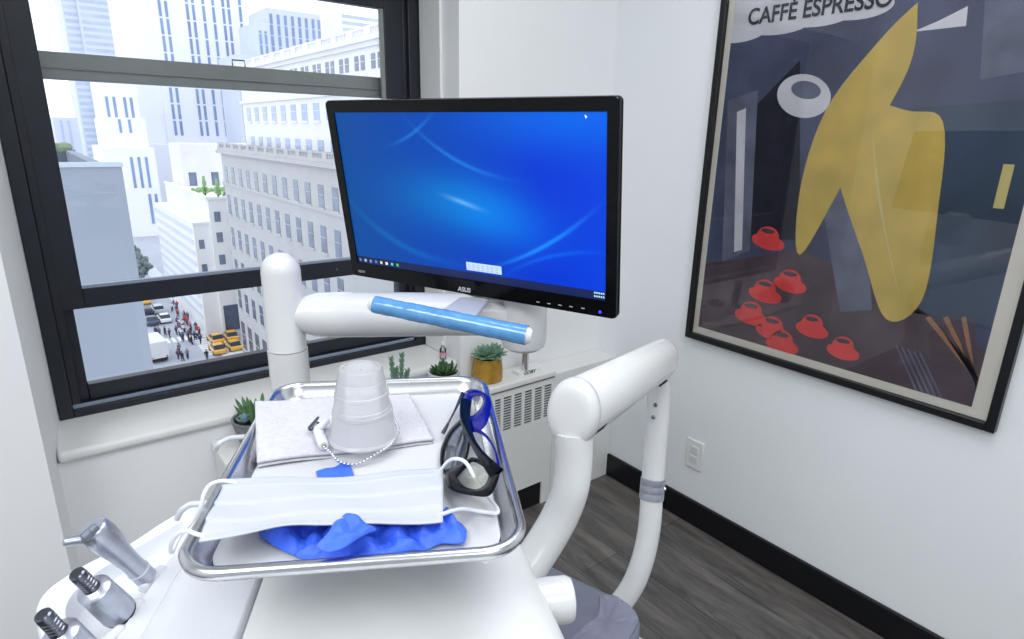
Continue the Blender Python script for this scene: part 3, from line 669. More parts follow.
# ------------------------------------------------------------------ blue gloves (crumpled)
m_glove = mat('blue_nitrile', (62, 108, 242), 0.5, var=0.10, scale=60, bump=0.15, bscale=300)
def creased(outline, zbase, h0, seed, nl=22, amp=0.5, ccap=0.05, skirt=0.0006):
    """a crumpled sheet: straight creases summed over a closed outline, edges resting low"""
    R = random.Random(seed); P = smoothpath([wz(p, zbase) for p in outline]+[wz(outline[0], zbase)], 6)[:-1]; n = len(P)
    c = sum(P, V((0,0,0)))/n; ext = max((p-c).length for p in P)
    lines = []
    for k in range(nl):
        a = R.uniform(0, PI); off = R.uniform(-0.9, 0.9)*ext; lines.append((math.cos(a), math.sin(a), off, R.choice((-1,1))*R.uniform(0.4,1.0)))
    def crease(p):
        x, y = p.x-c.x, p.y-c.y; h = 0
        for ca, sa, o, w in lines:
            d = abs(x*ca+y*sa-o); h += w*min(d, 0.007)
        return h*amp
    hs = [crease(c+(p-c)*f) for p in P for f in (0.2,0.5,0.8)]; mean = sum(hs)/len(hs)
    loops = []; M = 26
    for i in range(M+1):
        f = 1-i/M*0.985; lp = []
        for p in P:
            q = c+(p-c)*f; e = 1-f**5
            q = q + V((noise.noise(q*70)*0.003, noise.noise(q*70+V((5,5,5)))*0.003, 0))*e
            z = zbase + h0*(1-f**3) + (crease(q)-mean)*(0.25+0.75*e)
            lp.append(V((q.x, q.y, max(z, ZL+skirt))))
        loops.append(lp)
    return loops
gz = ZL+0.003
glove = thing('nitrile_glove', wz((360,535), ZL), 'crumpled blue nitrile gloves bunched at the front of tray under the mask', 'gloves')
def sheet(name, outline, zb, h0, seed, **k):
    g = G(); g.loft(creased(outline, zb, h0, seed, **k), False, True); return g.build(name, m_glove, glove, solid=0.0006, angle=14)
sheet('glove_cuff', [(258,529),(275,522),(305,520),(330,524),(335,540),(322,553),(298,556),(275,547),(262,539)], gz, 0.006, 3, nl=12, amp=0.5)
sheet('glove_palm', [(300,549),(296,556),(330,559),(372,557),(398,548),(396,530),(385,520),(360,514),(345,513),(328,528),(316,540)], gz+0.001, 0.0072, 11, nl=30, amp=0.62)
sheet('glove_palm', [(370,552),(392,556),(420,550),(440,545),(462,541),(466,530),(455,520),(430,516),(400,518),(378,528),(368,540)], gz, 0.0075, 23, nl=26, amp=0.55)
sheet('glove_finger', [(428,540),(445,543),(463,543),(466,533),(458,524),(448,508),(443,512),(440,525)], gz+0.002, 0.006, 31, nl=9, amp=0.35)
sheet('glove_finger', [(316,471.5),(324,469.5),(334,467.5),(342,463),(347,463),(351,467),(354,482),(340,488),(322,484)], ZL+0.0012, 0.002, 5, nl=5, amp=0.15)
sheet('glove_finger', [(316,548),(328,533),(337,520),(346,513),(354,515),(364,522),(376,530),(362,538),(345,548),(330,552)], ZL+0.0255, 0.004, 41, nl=12, amp=0.45, skirt=0.0215)

# ------------------------------------------------------------------ surgical mask
m_mask = mat('white_mask_fabric', (194, 198, 206), 0.9, var=0.01, bump=0.12, bscale=900)
mz = ZL+0.0195
mA, mB, mC, mD = wz((199,545), ZL+0.0245), wz((443,524), mz), wz((443,469), mz-0.006), wz((224,480), ZL+0.0245)
mask = thing('surgical_mask', (mA+mB+mC+mD)/4, 'white pleated surgical mask lying across the front of tray', 'face mask')
def maskf(u, v):
    p = mA.lerp(mB, u).lerp(mD.lerp(mC, u), v)
    # front edge bulges up over the gloves, pulled back near the left
    edge = (1-v)**2
    pull = 0.009*math.exp(-((u-0.33)/0.15)**2)*edge + 0.004*math.exp(-((u-0.6)/0.25)**2)*edge
    p = p + TV*pull + V((0,0,0.002*math.exp(-((u-0.42)/0.22)**2)*edge))
    pl = (v*3.2+0.15) % 1.0
    p.z += 0.0024*(1-pl) + 0.0010*math.sin(u*12+v*5) - 0.004*v*math.sin(PI*u)
    if u < 0.1: p.z += 0.002*math.sin(v*PI*2)*(0.1-u)*10
    return p
G().grid(maskf, 70, 60).build('mask_body', m_mask, mask, solid=0.0012, angle=180)
g = G()
for vv in (0.05, 0.93):
    for k in range(84):
        p = maskf(0.03+0.94*k/83, vv); 
        for dv in (0, 0.035):
            p = maskf(0.03+0.94*k/83, vv+dv if vv < 0.5 else vv-dv); p.z += 0.0007; g.ball(p, 0.0004, 5, 3)
tag(g.build('stitch_dots', m_mask, mask), 'embossed dot seams'); mask.children[-1]['kind'] = 'stuff'
loopL = smoothpath([maskf(0.06,0.93), wz((222,481),ZL+0.028), wz((210,485),ZL+0.027), wz((204,494),ZL+0.024), wz((201,506),ZL+0.016), wz((193,520),ZL+0.004), wz((180,536),ZL-0.004), wz((172,552),ZL-0.002), wz((171,545),ZL+0.012), wz((178,534),ZL+0.0245), wz((187,531),ZL+0.028), wz((196,534),ZL+0.0275), maskf(0.02,0.06)], 8)
G().tube(loopL, 0.0016, 10).build('ear_loop', m_whitec, mask)
loopR = smoothpath([maskf(0.985,0.93), wz((449,461),ZL+0.028), wz((458,459),ZL+0.035), wz((467,464),ZL+0.034), wz((477,482),ZL+0.022), wz((490,499),ZL+0.010), wz((497,508),ZL+0.009), wz((497,513),ZL+0.0085), wz((485,512),ZL+0.006), wz((465,509),ZL+0.010), wz((452,511),ZL+0.016), maskf(0.985,0.12)], 8)
G().tube(loopR, 0.0016, 10, flat=1.0).build('ear_loop', m_whitec, mask)

# ------------------------------------------------------------------ safety glasses
m_gfr = mat('gloss_black_frame', (8, 9, 18), 0.2, var=0.1); m_gfr.node_tree.nodes['Principled BSDF'].inputs['Specular IOR Level'].default_value = 0.12
m_lens = glass_pane('tinted_lens', (0.30, 0.34, 0.42), 1.5)
m_lens2 = glass_pane('pale_lens', (0.86, 0.86, 0.76), 1.2)
gl = thing('safety_glasses', wz((472,455), ZL), 'folded black wraparound safety glasses leaning against the right side of tray', 'safety glasses')
m_gnavy = mat('frame_blue_reflection', (10, 12, 128), 0.2, var=0.1); m_gnavy.node_tree.nodes['Principled BSDF'].inputs['Specular IOR Level'].default_value = 0.15  # blue reflection on the black frame, put in as base colour
def zmap(px, py):   # height above the liner: the front leans up towards the right wall of the tray
    ax, ay = 474, 396; bx_, by_ = 486, 492            # line of the upper brow
    t = ((px-441)-(py-440)*0.04)/52.0
    return ZL+0.004+0.030*min(max(t,0.0),1.15)
def gp(p, dz=0.0): return wz(p, zmap(*p)+dz)
def closed(pts, n=6): q = smoothpath([V((a,b,0)) for a,b in pts]+[V((pts[0][0],pts[0][1],0))], n)[:-1]; return [(p.x,p.y) for p in q]
def resample(pts, m):
    L = [0]; 
    for i in range(len(pts)): a, b = pts[i], pts[(i+1)%len(pts)]; L.append(L[-1]+math.hypot(a[0]-b[0],a[1]-b[1]))
    out = []
    for k in range(m):
        d = L[-1]*k/m; i = max(j for j in range(len(pts)) if L[j] <= d); a, b = pts[i], pts[(i+1)%len(pts)]; t = (d-L[i])/max(L[i+1]-L[i],1e-9); out.append((a[0]+(b[0]-a[0])*t, a[1]+(b[1]-a[1])*t))
    return out
def rim(name, outer_, inner_, th, m, glassm, lens_name='lens'):
    o_ = resample(closed(outer_), 60); i_ = resample(closed(inner_), 60)
    k0 = min(range(60), key=lambda k: (i_[k][0]-o_[0][0])**2+(i_[k][1]-o_[0][1])**2); i_ = i_[k0:]+i_[:k0]
    up_ = th; g = G()
    mid = [((a[0]+b[0])/2,(a[1]+b[1])/2) for a, b in zip(o_, i_)]
    g.loft([[gp(p,0) for p in o_],[gp(p,up_*0.8) for p in o_],[gp(p,up_*1.25) for p in mid],[gp(p,up_*0.8) for p in i_],[gp(p,0) for p in i_],[gp(p,0) for p in o_]], False, False)
    b_ = g.build(name, m, gl, angle=60)
    c = (sum(p[0] for p in i_)/60, sum(p[1] for p in i_)/60); g = G()
    g.loft([[gp(p,up_*0.4) for p in i_]]+[[gp((c[0]+(p[0]-c[0])*f, c[1]+(p[1]-c[1])*f), up_*0.4+0.002*(1-f*f)) for p in i_] for f in (0.75,0.5,0.25,0.03)], False, True)
    g.build(lens_name, glassm, gl, angle=180)
rim('lens_rim', [(465,391),(474,389),(487,394),(491,402),(490,414),(486,425),(478,432),(468,430),(463,420),(461,405)], [(473,397),(481,396),(483,402),(478,411),(471,416),(468,412),(469,404)], 0.004, m_gnavy, m_lens2)
rim('lens_rim', [(446,470),(462,463),(472,457),(486,462),(499,470),(497,484),(489,496),(474,496),(456,492),(446,485)], [(457,478),(466,468),(474,462),(488,472),(485,484),(476,489),(464,486)], 0.004, m_gfr, m_lens2)
rim('side_shield', [(440,462),(441,448),(447,434),(455,424),(463,419),(470,428),(470,445),(466,462),(458,474),(449,476),(442,472)], [(443,462),(445,449),(450,437),(457,428),(462,425),(467,432),(466,446),(462,460),(456,470),(449,472),(444,469)], 0.0025, m_gfr, m_lens, 'shield_panel')
def strap(name, pts, w, th, m, dz):
    P = smoothpath([gp(p, z) for p, z in pts], 8); loops = []
    for i, p in enumerate(P):
        t = (P[min(i+1,len(P)-1)]-P[max(i-1,0)]).normalized(); tocam = (CAM-p).normalized(); sd = t.cross(tocam).normalized(); nn = sd.cross(t)
        w_ = w*(0.75+0.25*math.cos(2*PI*i/len(P)))
        loops.append([p+sd*a*w_+nn*b*th for a, b in ((-1,-0.6),(-0.8,-1),(0.8,-1),(1,-0.6),(1,0.6),(0.8,1),(-0.8,1),(-1,0.6))])
    return G().loft(loops).build(name, m, gl, angle=60)
strap('temple', [((466,400),0.004),((465,418),0.007),((470,436),0.010),((479,452),0.010),((490,466),0.007),((497,474),0.003)], 0.0062, 0.0018, m_gfr, 0)
strap('temple', [((463,393),0.002),((456,408),0.002),((449,422),0.002),((443,433),0.002)], 0.0022, 0.0014, m_dksteel, 0)
strap('temple_tip', [((476,430),0.008),((486,436),0.007),((494,448),0.003),((498,462),-0.001),((498,473),-0.002)], 0.0018, 0.0016, m_gnavy, 0)

# ------------------------------------------------------------------ delivery unit under the tray
ZU = 1.03
unit = thing('delivery_unit', tloc(0, 0, ZU-TC.z), 'white dental delivery unit carrying the steel tray', 'dental unit', rot=TA)
UI = unit.matrix_basis.inverted()
def ul(p, z=ZU): q = UI @ wz(p, z); return (q.x, q.y)
# right main body: rounded lofted slab
sA, sB = ul((258,582)), ul((240,639)); rA, rB = ul((516,556)), ul((553,639))
bx = (sA[0]+sB[0])/2
yb0, yb1 = -0.42, 0.10
def edge_x(y): t = (y-rA[1])/(rB[1]-rA[1]); return rA[0]+(rB[0]-rA[0])*t+0.020
g = G(); loops = []
ys = [yb1+0.012, yb1+0.008, yb1-0.012, yb1-0.06, yb1-0.14, yb1-0.2, yb1-0.28, yb1-0.36, yb0+0.03, yb0]
for i, y in enumerate(ys):
    xe = edge_x(min(y, rA[1]+0.10)); dz = -0.012 if i == 0 else (-0.004 if i == 1 else 0)
    if i >= len(ys)-2: dz = -0.03 if i == len(ys)-1 else -0.008
    w = xe-bx
    prof_ = [(bx+0.0015,-0.11),(bx+0.0015,-0.002+dz),(bx+0.004,0.0+dz),(bx+w*0.2,0.003+dz),(bx+w*0.5,0.004+dz),(bx+w*0.75,0.003+dz),(bx+w*0.84,0.001+dz),(bx+w*0.90,-0.0025+dz),(bx+w*0.94,-0.007+dz),(bx+w*0.97,-0.013+dz),(bx+w*0.99,-0.021+dz),(bx+w*1.0,-0.030+dz),(bx+w*1.0,-0.05),(bx+w*0.985,-0.085),(bx+w*0.93,-0.108),(bx+w*0.85,-0.112)]
    loops.append([(a, y, b) for a, b in prof_])
g.loft(loops); g.build('main_body', m_offw, unit, local=True, angle=70)
# left body strip between seam and groove
gA, gB = ul((183,566)), ul((140,639))
gx = lambda y: gA[0]+(gB[0]-gA[0])*(y-gA[1])/(gB[1]-gA[1])
g = G(); loops = []
for i, y in enumerate((yb1+0.012, yb1+0.004, yb1-0.06, yb1-0.14, yb1-0.2, yb1-0.28, yb1-0.36, yb0)):
    x0_ = gx(max(min(y,0.02),-0.2)); dz = -0.008 if i == 0 else 0
    loops.append([(a, y, b+dz) for a, b in ((x0_-0.004,-0.11),(x0_-0.004,-0.004),(x0_,0.0),(x0_+0.02,0.003),(bx-0.012,0.003),(bx-0.0025,0.001),(bx-0.0015,-0.004),(bx-0.0015,-0.11))])
g.loft(loops); g.build('side_panel', m_whitec, unit, local=True, angle=50, bevel=0.0015)
# instrument well with raised rim
outer = [ul(p) for p in ((200,500),(165,520),(128,544),(92,560),(62,578),(44,592),(35,607),(36,625),(44,650),(64,690),(100,700),(128,660),(145,632),(160,606),(172,585),(184,566),(205,540),(225,510))]
outer = [(p[0], p[1]) for p in smoothpath([(a,b,0) for a,b in outer]+[(outer[0][0],outer[0][1],0)], 4)[:-1]]
inner_ = [ul(p) for p in ((184,520),(160,534),(133,550),(106,566),(84,582),(72,595),(66,607),(66,620),(72,640),(82,662),(95,668),(112,646),(126,624),(138,605),(150,588),(160,572),(176,550),(188,530))]
inner_ = [(p[0], p[1]) for p in smoothpath([(a,b,0) for a,b in inner_]+[(inner_[0][0],inner_[0][1],0)], 4)[:-1]]
cen = V((sum(p[0] for p in inner_)/len(inner_), sum(p[1] for p in inner_)/len(inner_), 0))
def shr(l, f): return [(cen.x+(p[0]-cen.x)*f, cen.y+(p[1]-cen.y)*f) for p in l]
g = G()
g.loft([[(a,b,-0.05) for a,b in shr(outer,0.9)], [(a,b,-0.03) for a,b in shr(outer,0.985)], [(a,b,-0.012) for a,b in outer], [(a,b,-0.003) for a,b in shr(outer,0.995)], [(a,b,0.0) for a,b in shr(outer,0.97)], [(a,b,0.0) for a,b in inner_], [(a,b,-0.003) for a,b in shr(inner_,0.97)], [(a,b,-0.014) for a,b in shr(inner_,0.93)], [(a,b,-0.017) for a,b in shr(inner_,0.86)]])
g.build('instrument_well', m_whitec, unit, local=True, angle=60)
# knob on the right side
kc = UI @ wz((546,601), ZU-0.035)
ke = UI @ wd((553,600), 0.50); kd = V((1,0,0))
G().lathe([(0.019,-0.015),(0.0205,0.0),(0.0205,0.019),(0.0185,0.0235),(0.012,0.0255)], 32, kc, kd).build('side_knob', m_white, unit, local=True)
# tray holder: post, plate and bent wire hooks
g = G(); g.prism(rrect(0.045,0.07,0.012,5,0,0.02), 0.045, 0.062); g.lathe([(0.022,0.0),(0.022,0.046)], 24, (0,0.02,0)); g.build('tray_holder', m_offw, unit, local=True)
for pts in ([((240,437),ZL-0.010),((228,439),ZL-0.010),((219,444),ZL-0.012),((215.5,450),ZL-0.022)], [((197,504),ZL-0.012),((188,506),ZL-0.012),((181,511),ZL-0.016),((177,519),ZL-0.024)]):
    w = [wz(p, z) for p, z in pts]; w = [w[0]+TU*0.05] + w
    G().tube(smoothpath(w, 6), 0.0026, 10).build('hook', m_grey, unit)
# slots (instrument holders) at the edge of the well
m_shade = mat('holder_grey', (205, 208, 216), 0.4)
for c in ((152,577),(128,612),(107,640)):
    p = ul(c); q = ul((c[0]+16, c[1]-14))
    g = G(); d_ = V((q[0]-p[0], q[1]-p[1], 0)).normalized(); n_ = V((-d_.y, d_.x, 0)); o_ = V((p[0],p[1],-0.008))
    g.hexa([o_-d_*0.012-n_*0.006, o_+d_*0.016-n_*0.006, o_+d_*0.016+n_*0.006, o_-d_*0.012+n_*0.006], [v+V((0,0,0.011)) for v in (o_-d_*0.012-n_*0.004, o_+d_*0.014-n_*0.004, o_+d_*0.014+n_*0.004, o_-d_*0.012+n_*0.004)])
    g.build('instrument_holder', m_whitec, unit, local=True, bevel=0.003)

# ------------------------------------------------------------------ air water syringe and two handpiece couplings
m_buttong = mat('button_grey', (122, 128, 142), 0.35, metal=0.5)
m_satin = mat('brushed_metal', (186, 190, 202), 0.32, metal=0.9, var=0.05, scale=150)
hs_, he_ = wz((97,532), ZU+0.066), wz((146,577), ZU+0.002)
syr = thing('air_water_syringe', he_, 'silver air water syringe pointing left in the instrument well', 'dental syringe')
dv = (he_-hs_); Ls = dv.length; dv.normalize()
G().tube([hs_-dv*0.007, hs_-dv*0.006, hs_-dv*0.003, hs_+dv*0.006, hs_+dv*0.016, hs_+dv*0.030, hs_+dv*0.046, hs_+dv*Ls], [0.0085,0.0098,0.0108,0.0115,0.0108,0.0090,0.0080,0.0086], 28).build('handle', m_satin, syr)
G().lathe([(0.0087,0),(0.0090,0.0004),(0.0090,0.0016),(0.0087,0.002)], 24, hs_+dv*0.058, dv).build('ring', m_grey, syr)
tp0, tp1 = wz((90,538), ZU+0.062), wz((63,542.5), ZU+0.066)
G().tube([tp0, tp0.lerp(tp1,0.15), tp0.lerp(tp1,0.5), tp0.lerp(tp1,0.97), tp1], [0.0062,0.0052,0.0036,0.0030,0.0022], 18).build('nozzle', m_satin, syr)
nrm = (V((0,0,1))-dv*dv.z).normalized()
for c in ((90,531.5),(96.5,526)):
    b_ = wz(c, ZU+0.0745); G().lathe([(0.0036,-0.006),(0.0036,-0.0006),(0.0030,0.0)], 18, b_, nrm).build('button', m_buttong, syr)
def coupling(tip, mid, end, ztip, zend, label):
    a, m_, e = wz(tip, ztip), wz(mid, (ztip*0.6+zend*0.4)), wz(end, zend)
    t = thing('handpiece_coupling', e, label, 'handpiece', 'handpiece couplings in the instrument well'); d_ = (e-a).normalized(); L_ = (m_-a).length; L2 = (e-a).length
    prof_ = [(0.0040,0.0),(0.0052,0.001),(0.0055,0.004)]
    for k in range(4):
        z = 0.006+k*0.0035; prof_ += [(0.0055,z),(0.0047,z+0.0006),(0.0047,z+0.0014),(0.0055,z+0.002)]
    prof_ += [(0.0060,L_*0.9),(0.0060,L_)]
    G().lathe(prof_, 28, a, d_).build('threaded_end', m_dksteel, t)
    G().lathe([(0.004,L_-0.004),(0.0105,L_-0.001),(0.0116,L_),(0.0126,L2-0.002),(0.0118,L2)], 32, a, d_).build('barrel', m_satin, t)
    G().lathe([(0.0119,L2-0.0002),(0.0119,L2+0.0018),(0.009,L2+0.0022)], 32, a, d_).build('end_ring', m_mblack, t)
    G().tube([e, e+d_*0.006, e+d_*0.010], 0.0055, 16).build('hose', m_grey, t)
    return t
coupling((76,573), (92,590), (119,612), ZU+0.060, ZU+0.002, 'silver handpiece coupling between the syringe and the bottom edge')
coupling((42,614), (58,632), (86,660), ZU+0.060, ZU+0.002, 'silver handpiece coupling nearest the lower left corner')

# ------------------------------------------------------------------ white tubular arm on the right
na, fa = wd((571,414), 0.87), wd((664,358), 1.36)
arm = thing('support_arm', wd((640,560),1.36)*1, 'white tubular support arm with rounded end cap right of tray', 'support arm')
ad = (fa-na).normalized(); AL = (fa-na).length
def etube(g, stations, n=40):  # slightly oval tube, taller than wide
    up = (V((0,0,1))-ad*ad.z).normalized(); sd = ad.cross(up); loops = []
    for s, r in stations: loops.append([na+ad*s+(up*math.cos(2*PI*k/n)*1.08+sd*math.sin(2*PI*k/n)*0.82)*r for k in range(n)])
    g.loft(loops); return g
etube(G(), [(0.0195,0.0440),(0.0215,0.0458),(AL-0.03,0.0425),(AL-0.008,0.041),(AL+0.010,0.035),(AL+0.020,0.020)]).build('horizontal_tube', m_white, arm, angle=50)
etube(G(), [(-0.0085,0.010),(-0.008,0.026),(-0.0065,0.036),(-0.003,0.0425),(0.002,0.0462),(0.008,0.0475),(0.0165,0.0475),(0.0178,0.0465)]).build('end_cap', m_white, arm, angle=50)
# cover seam along the tube
up_ = (V((0,0,1))-ad*ad.z).normalized(); sd_ = ad.cross(up_)
vw = -1 if sd_.dot(na-CAM) > 0 else 1
def on_tube(s, ang, r=0.0440): return na+ad*s+(up_*math.cos(ang)*1.08+sd_*vw*math.sin(ang)*0.82)*r
G().tube([on_tube(s, 1.75, 0.0455-0.003*s/AL) for s in [0.03+(AL-0.06)*k/10 for k in range(11)]], 0.0006, 6).build('cover_seam', m_grey, arm)
# scribbled maker mark near the cap
mk = [on_tube(0.028+0.005*k, 2.15+(0.12 if k % 2 else -0.12), 0.0458) for k in range(9)]
G().tube(smoothpath(mk, 5), 0.0008, 6).build('script_mark', m_dksteel, arm)
nl = smoothpath([wd(p, d_) for p, d_ in (((574,432),0.885),((574,460),0.89),((570,490),0.89),((559,518),0.89),((542,547),0.88),((520,578),0.86),((490,610),0.84))], 6)
G().tube(nl, 0.0268, 32).build('near_leg', m_white, arm)
fl = smoothpath([wd(p, 1.385) for p in ((659,376),(658,410),(655,450),(652,490),(649,530),(641,565),(628,593),(603,622),(566,650))], 6)
G().tube(fl, 0.0252, 32).build('far_leg', m_white, arm)
c0, c1 = wd((653.2,478),1.385), wd((651.2,499),1.385); cd_ = (c1-c0).normalized()
cl_ = (c1-c0).length
col = G().lathe([(0.0262,0),(0.0275,0.001),(0.0275,cl_*0.3),(0.0271,cl_*0.33),(0.0275,cl_*0.36),(0.0275,cl_*0.64),(0.0271,cl_*0.67),(0.0275,cl_*0.7),(0.0275,cl_-0.001),(0.0262,cl_)], 32, c0, cd_).build('clamp_collar', m_alu, arm)
sb_ = wd((662,489),1.375); G().lathe([(0.006,-0.006),(0.006,0.006),(0.004,0.008)], 16, sb_, (1,-0.7,0)).build('clamp_screw', m_chrome, col)
jt = wd((661,381),1.37); G().lathe([(0.0268,-0.010),(0.0268,0.003),(0.024,0.006)], 32, wd((659,386),1.385), (wd((659,376),1.385)-wd((658.3,400),1.385))).build('leg_cap', m_white, arm)
G().tube([wd((657,384),1.36), wd((665,378),1.36)], 0.009, 14).build('joint_gap', m_mblack, arm)
for p in ((655.5,405),(653,417)):
    G().lathe([(0.0045,-0.004),(0.0045,0.0022),(0.003,0.003)], 14, wd(p,1.36), -ray(p)).build('set_screw', m_dksteel, arm)

# ------------------------------------------------------------------ dental chair (foot end of the cushion)
m_vinyl = mat('grey_upholstery', (118, 124, 142), 0.5, var=0.10, scale=14, bump=0.3, bscale=120)
ZC = 0.50
corner_px = [(520,548),(548,563),(578,578),(606,591),(624,600),(637,610),(641,622),(636,640),(620,668),(560,700),(470,700),(430,620)]
cp = [wz(p, ZC) for p in corner_px]; cp = smoothpath(cp+[cp[0]], 5)[:-1]
cc = sum(cp, V((0,0,0)))/len(cp)
chair = thing('dental_chair', (cc.x, cc.y, 0), 'grey upholstered dental chair end behind the delivery unit', 'dental chair')
def sh(f, z): return [V((cc.x+(p.x-cc.x)*f, cc.y+(p.y-cc.y)*f, z)) for p in cp]
G().loft([sh(0.93,ZC-0.085), sh(0.99,ZC-0.075), sh(1.0,ZC-0.05), sh(0.995,ZC-0.015), sh(0.97,ZC-0.003), sh(0.92,ZC+0.0), sh(0.8,ZC+0.001)]).build('cushion', m_vinyl, chair, angle=60)
cov = [wz(p, ZC+0.004) for p in ((600,595),(612,594),(626,602),(636,613),(637,624),(620,650),(585,665),(560,655),(585,625),(598,615))]
cov = smoothpath(cov+[cov[0]], 5)[:-1]; c2_ = sum(cov, V((0,0,0)))/len(cov)
def cv(f, z, w=0): return [V((c2_.x+(p.x-c2_.x)*f, c2_.y+(p.y-c2_.y)*f, z+0.003*w*noise.noise(p*60))) for p in cov]
G().loft([cv(1.0,ZC+0.0012), cv(0.985,ZC+0.004,1), cv(0.8,ZC+0.0048,1), cv(0.5,ZC+0.005,1), cv(0.1,ZC+0.005,1)], False, True).build('plastic_cover', mat('clear_vinyl_cover', (132, 134, 156), 0.22, var=0.12, scale=25, coat=0.6, bump=0.5, bscale=40), chair, angle=60)
G().bb(cc.x-0.16, cc.x+0.14, cc.y-0.16, cc.y+0.14, 0.36, ZC-0.08).bb(cc.x-0.09, cc.x+0.09, cc.y-0.09, cc.y+0.09, 0.03, 0.37).bb(cc.x-0.22, cc.x+0.2, cc.y-0.2, cc.y+0.2, 0, 0.035).build('pedestal', m_offw, chair, bevel=0.01)

# ------------------------------------------------------------------ added ceiling panels for the unseen fill lamps
for cx_, cy_ in CEIL_SPOTS:
    t = thing('ceiling_fill_panel', (cx_, cy_, 2.57), 'square white panel added on the unseen ceiling for fill light', 'ceiling light', 'added ceiling fill panels')
    g = G(); 
    h = 0.60
    for a in ((-h,h,-h,-h+0.03),(-h,h,h-0.03,h),(-h,-h+0.03,-h+0.03,h-0.03),(h-0.03,h,-h+0.03,h-0.03)): g.bb(cx_+a[0],cx_+a[1],cy_+a[2],cy_+a[3],2.57,2.599)
    g.bb(cx_-h+0.03,cx_+h-0.03,cy_-h+0.03,cy_+h-0.03,2.585,2.599)
    g.build('fill_panel_housing', m_trimw, t)

# ================================================================== the city outside (camera at 34 m above the avenue)
K = 0.68
def E(x, y, z): return V((CAM.x+K*x, CAM.y+K*y, CAM.z+K*z))
def ebb(g, x0, x1, y0, y1, z0, z1, mi=0): a, b = E(x0,y0,z0), E(x1,y1,z1); return g.bb(a.x,b.x,a.y,b.y,a.z,b.z,mi)
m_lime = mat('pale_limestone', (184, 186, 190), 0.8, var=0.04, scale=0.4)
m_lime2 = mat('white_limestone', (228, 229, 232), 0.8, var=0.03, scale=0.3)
m_lgrey = mat('grey_stucco', (134, 144, 160), 0.8, var=0.07, scale=0.12)
m_win = mat('window_blue_grey', (112, 124, 148), 0.25, var=0.25, scale=0.5)
m_winl = mat('window_haze_blue', (160, 178, 214), 0.3, var=0.12, scale=0.4)  # outdoor haze is put into this pale blue
m_wind = mat('window_dark', (78, 88, 112), 0.25, var=0.3, scale=0.6)
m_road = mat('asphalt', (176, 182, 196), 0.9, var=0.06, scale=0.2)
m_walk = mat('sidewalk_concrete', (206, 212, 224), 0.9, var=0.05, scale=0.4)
m_paint = mat('road_paint', (244, 246, 250), 0.8)
ZG = -50.0
g = G(); ebb(g, -60, 260, 20, 700, ZG-2, ZG); road = struct(g.build('street', m_road, smooth=False), 'grey city avenue with a crossing far below window', 'street')
g = G(); ebb(g, 29.4, 33.9, 20, 146, ZG, ZG+0.25); ebb(g, 29.0, 33, 163, 600, ZG, ZG+0.25); struct(g.build('sidewalk', m_walk, smooth=False), 'pale sidewalk along the right side of the avenue', 'sidewalk')
g = G()
for k in range(14):
    x = 11.5+k*1.35; ebb(g, x, x+0.7, 161.5, 165.5, ZG, ZG+0.06)
for k in range(9):
    y = 147.5+k*1.5; ebb(g, 26.5, 32.5, y, y+0.8, ZG, ZG+0.06)
struct(g.build('crosswalk', m_paint, smooth=False), 'white striped crosswalk at the street corner', 'crosswalk')

# near grey building
nb = thing('apartment_building', E(-8, 34, ZG), 'blank grey building at the left beyond window', 'building')
g = G(); ebb(g, -30, 3.2, 30, 30.6, ZG, -1.55); ebb(g, 2.7, 3.2, 30.6, 58, ZG, -1.75); ebb(g, -30, 2.7, 30.6, 58, ZG, -3.2); g.build('wall', m_lgrey, nb, smooth=False)
g = G(); ebb(g, -30, 3.25, 29.9, 30.9, -1.55, -1.40); g.build('parapet_cap', mat('parapet_grey', (168, 180, 196), 0.7), nb, smooth=False)
g = G(); ebb(g, -30, 3.3, 57, 57.6, -3.2, -1.7); g.build('roof_wall', mat('roof_dark', (92, 104, 122), 0.8), nb, smooth=False)
g = G()
for k in range(60): 
    x = -6+9*k/60; g.ball(E(x, 57.2, -1.6+0.1*random.random()), K*0.35, 6, 4)
hg = g.build('hedge', mat('hedge_green', (126, 144, 116), 0.9, var=0.3, scale=3), nb)

# department store with rows of windows
ds = thing('department_store', E(60, 95, ZG), 'pale stone building with window rows and cornices right of the avenue', 'building')
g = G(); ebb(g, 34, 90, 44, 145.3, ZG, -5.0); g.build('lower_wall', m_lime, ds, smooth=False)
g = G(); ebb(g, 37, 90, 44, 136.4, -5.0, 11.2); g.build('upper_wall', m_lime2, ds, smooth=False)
g = G(); ebb(g, 33.2, 37, 44, 146.2, -4.9, -4.3); ebb(g, 33.5, 37.2, 44, 145.9, -4.3, -3.8); ebb(g, 33.75, 34.05, 44, 145.6, -11.4, -10.95); g.build('cornice', m_lime, ds, smooth=False)
g = G(); ebb(g, 36.2, 90, 44, 137.2, 10.9, 11.5); ebb(g, 36.6, 90, 44, 136.8, 10.3, 10.9); ebb(g, 36.6, 38, 44, 136.8, 4.9, 5.4); g.build('cornice', m_lime2, ds, smooth=False)
def balus(y1, xa, z0, z1, m):
    g = G(); ebb(g, xa, xa+0.5, 44, y1, z1-0.22, z1); ebb(g, xa, xa+0.5, 44, y1, z0, z0+0.15)
    y = y1
    while y > 46: ebb(g, xa-0.05, xa+0.55, y-1.8, y, z0, z1+0.06); y -= 5.33
    y = y1-2
    k = 0
    while y > 46:
        if (y1-y) % 5.33 > 1.8: ebb(g, xa+0.1, xa+0.4, y, y+0.28, z0, z1)
        y -= 0.62
    return g.build('balustrade', m, ds, smooth=False)
balus(145.6, 33.6, -3.8, -2.8, m_lime); balus(136.6, 36.6, 11.5, 12.6, m_lime2)
cnt = 0; rest = G()
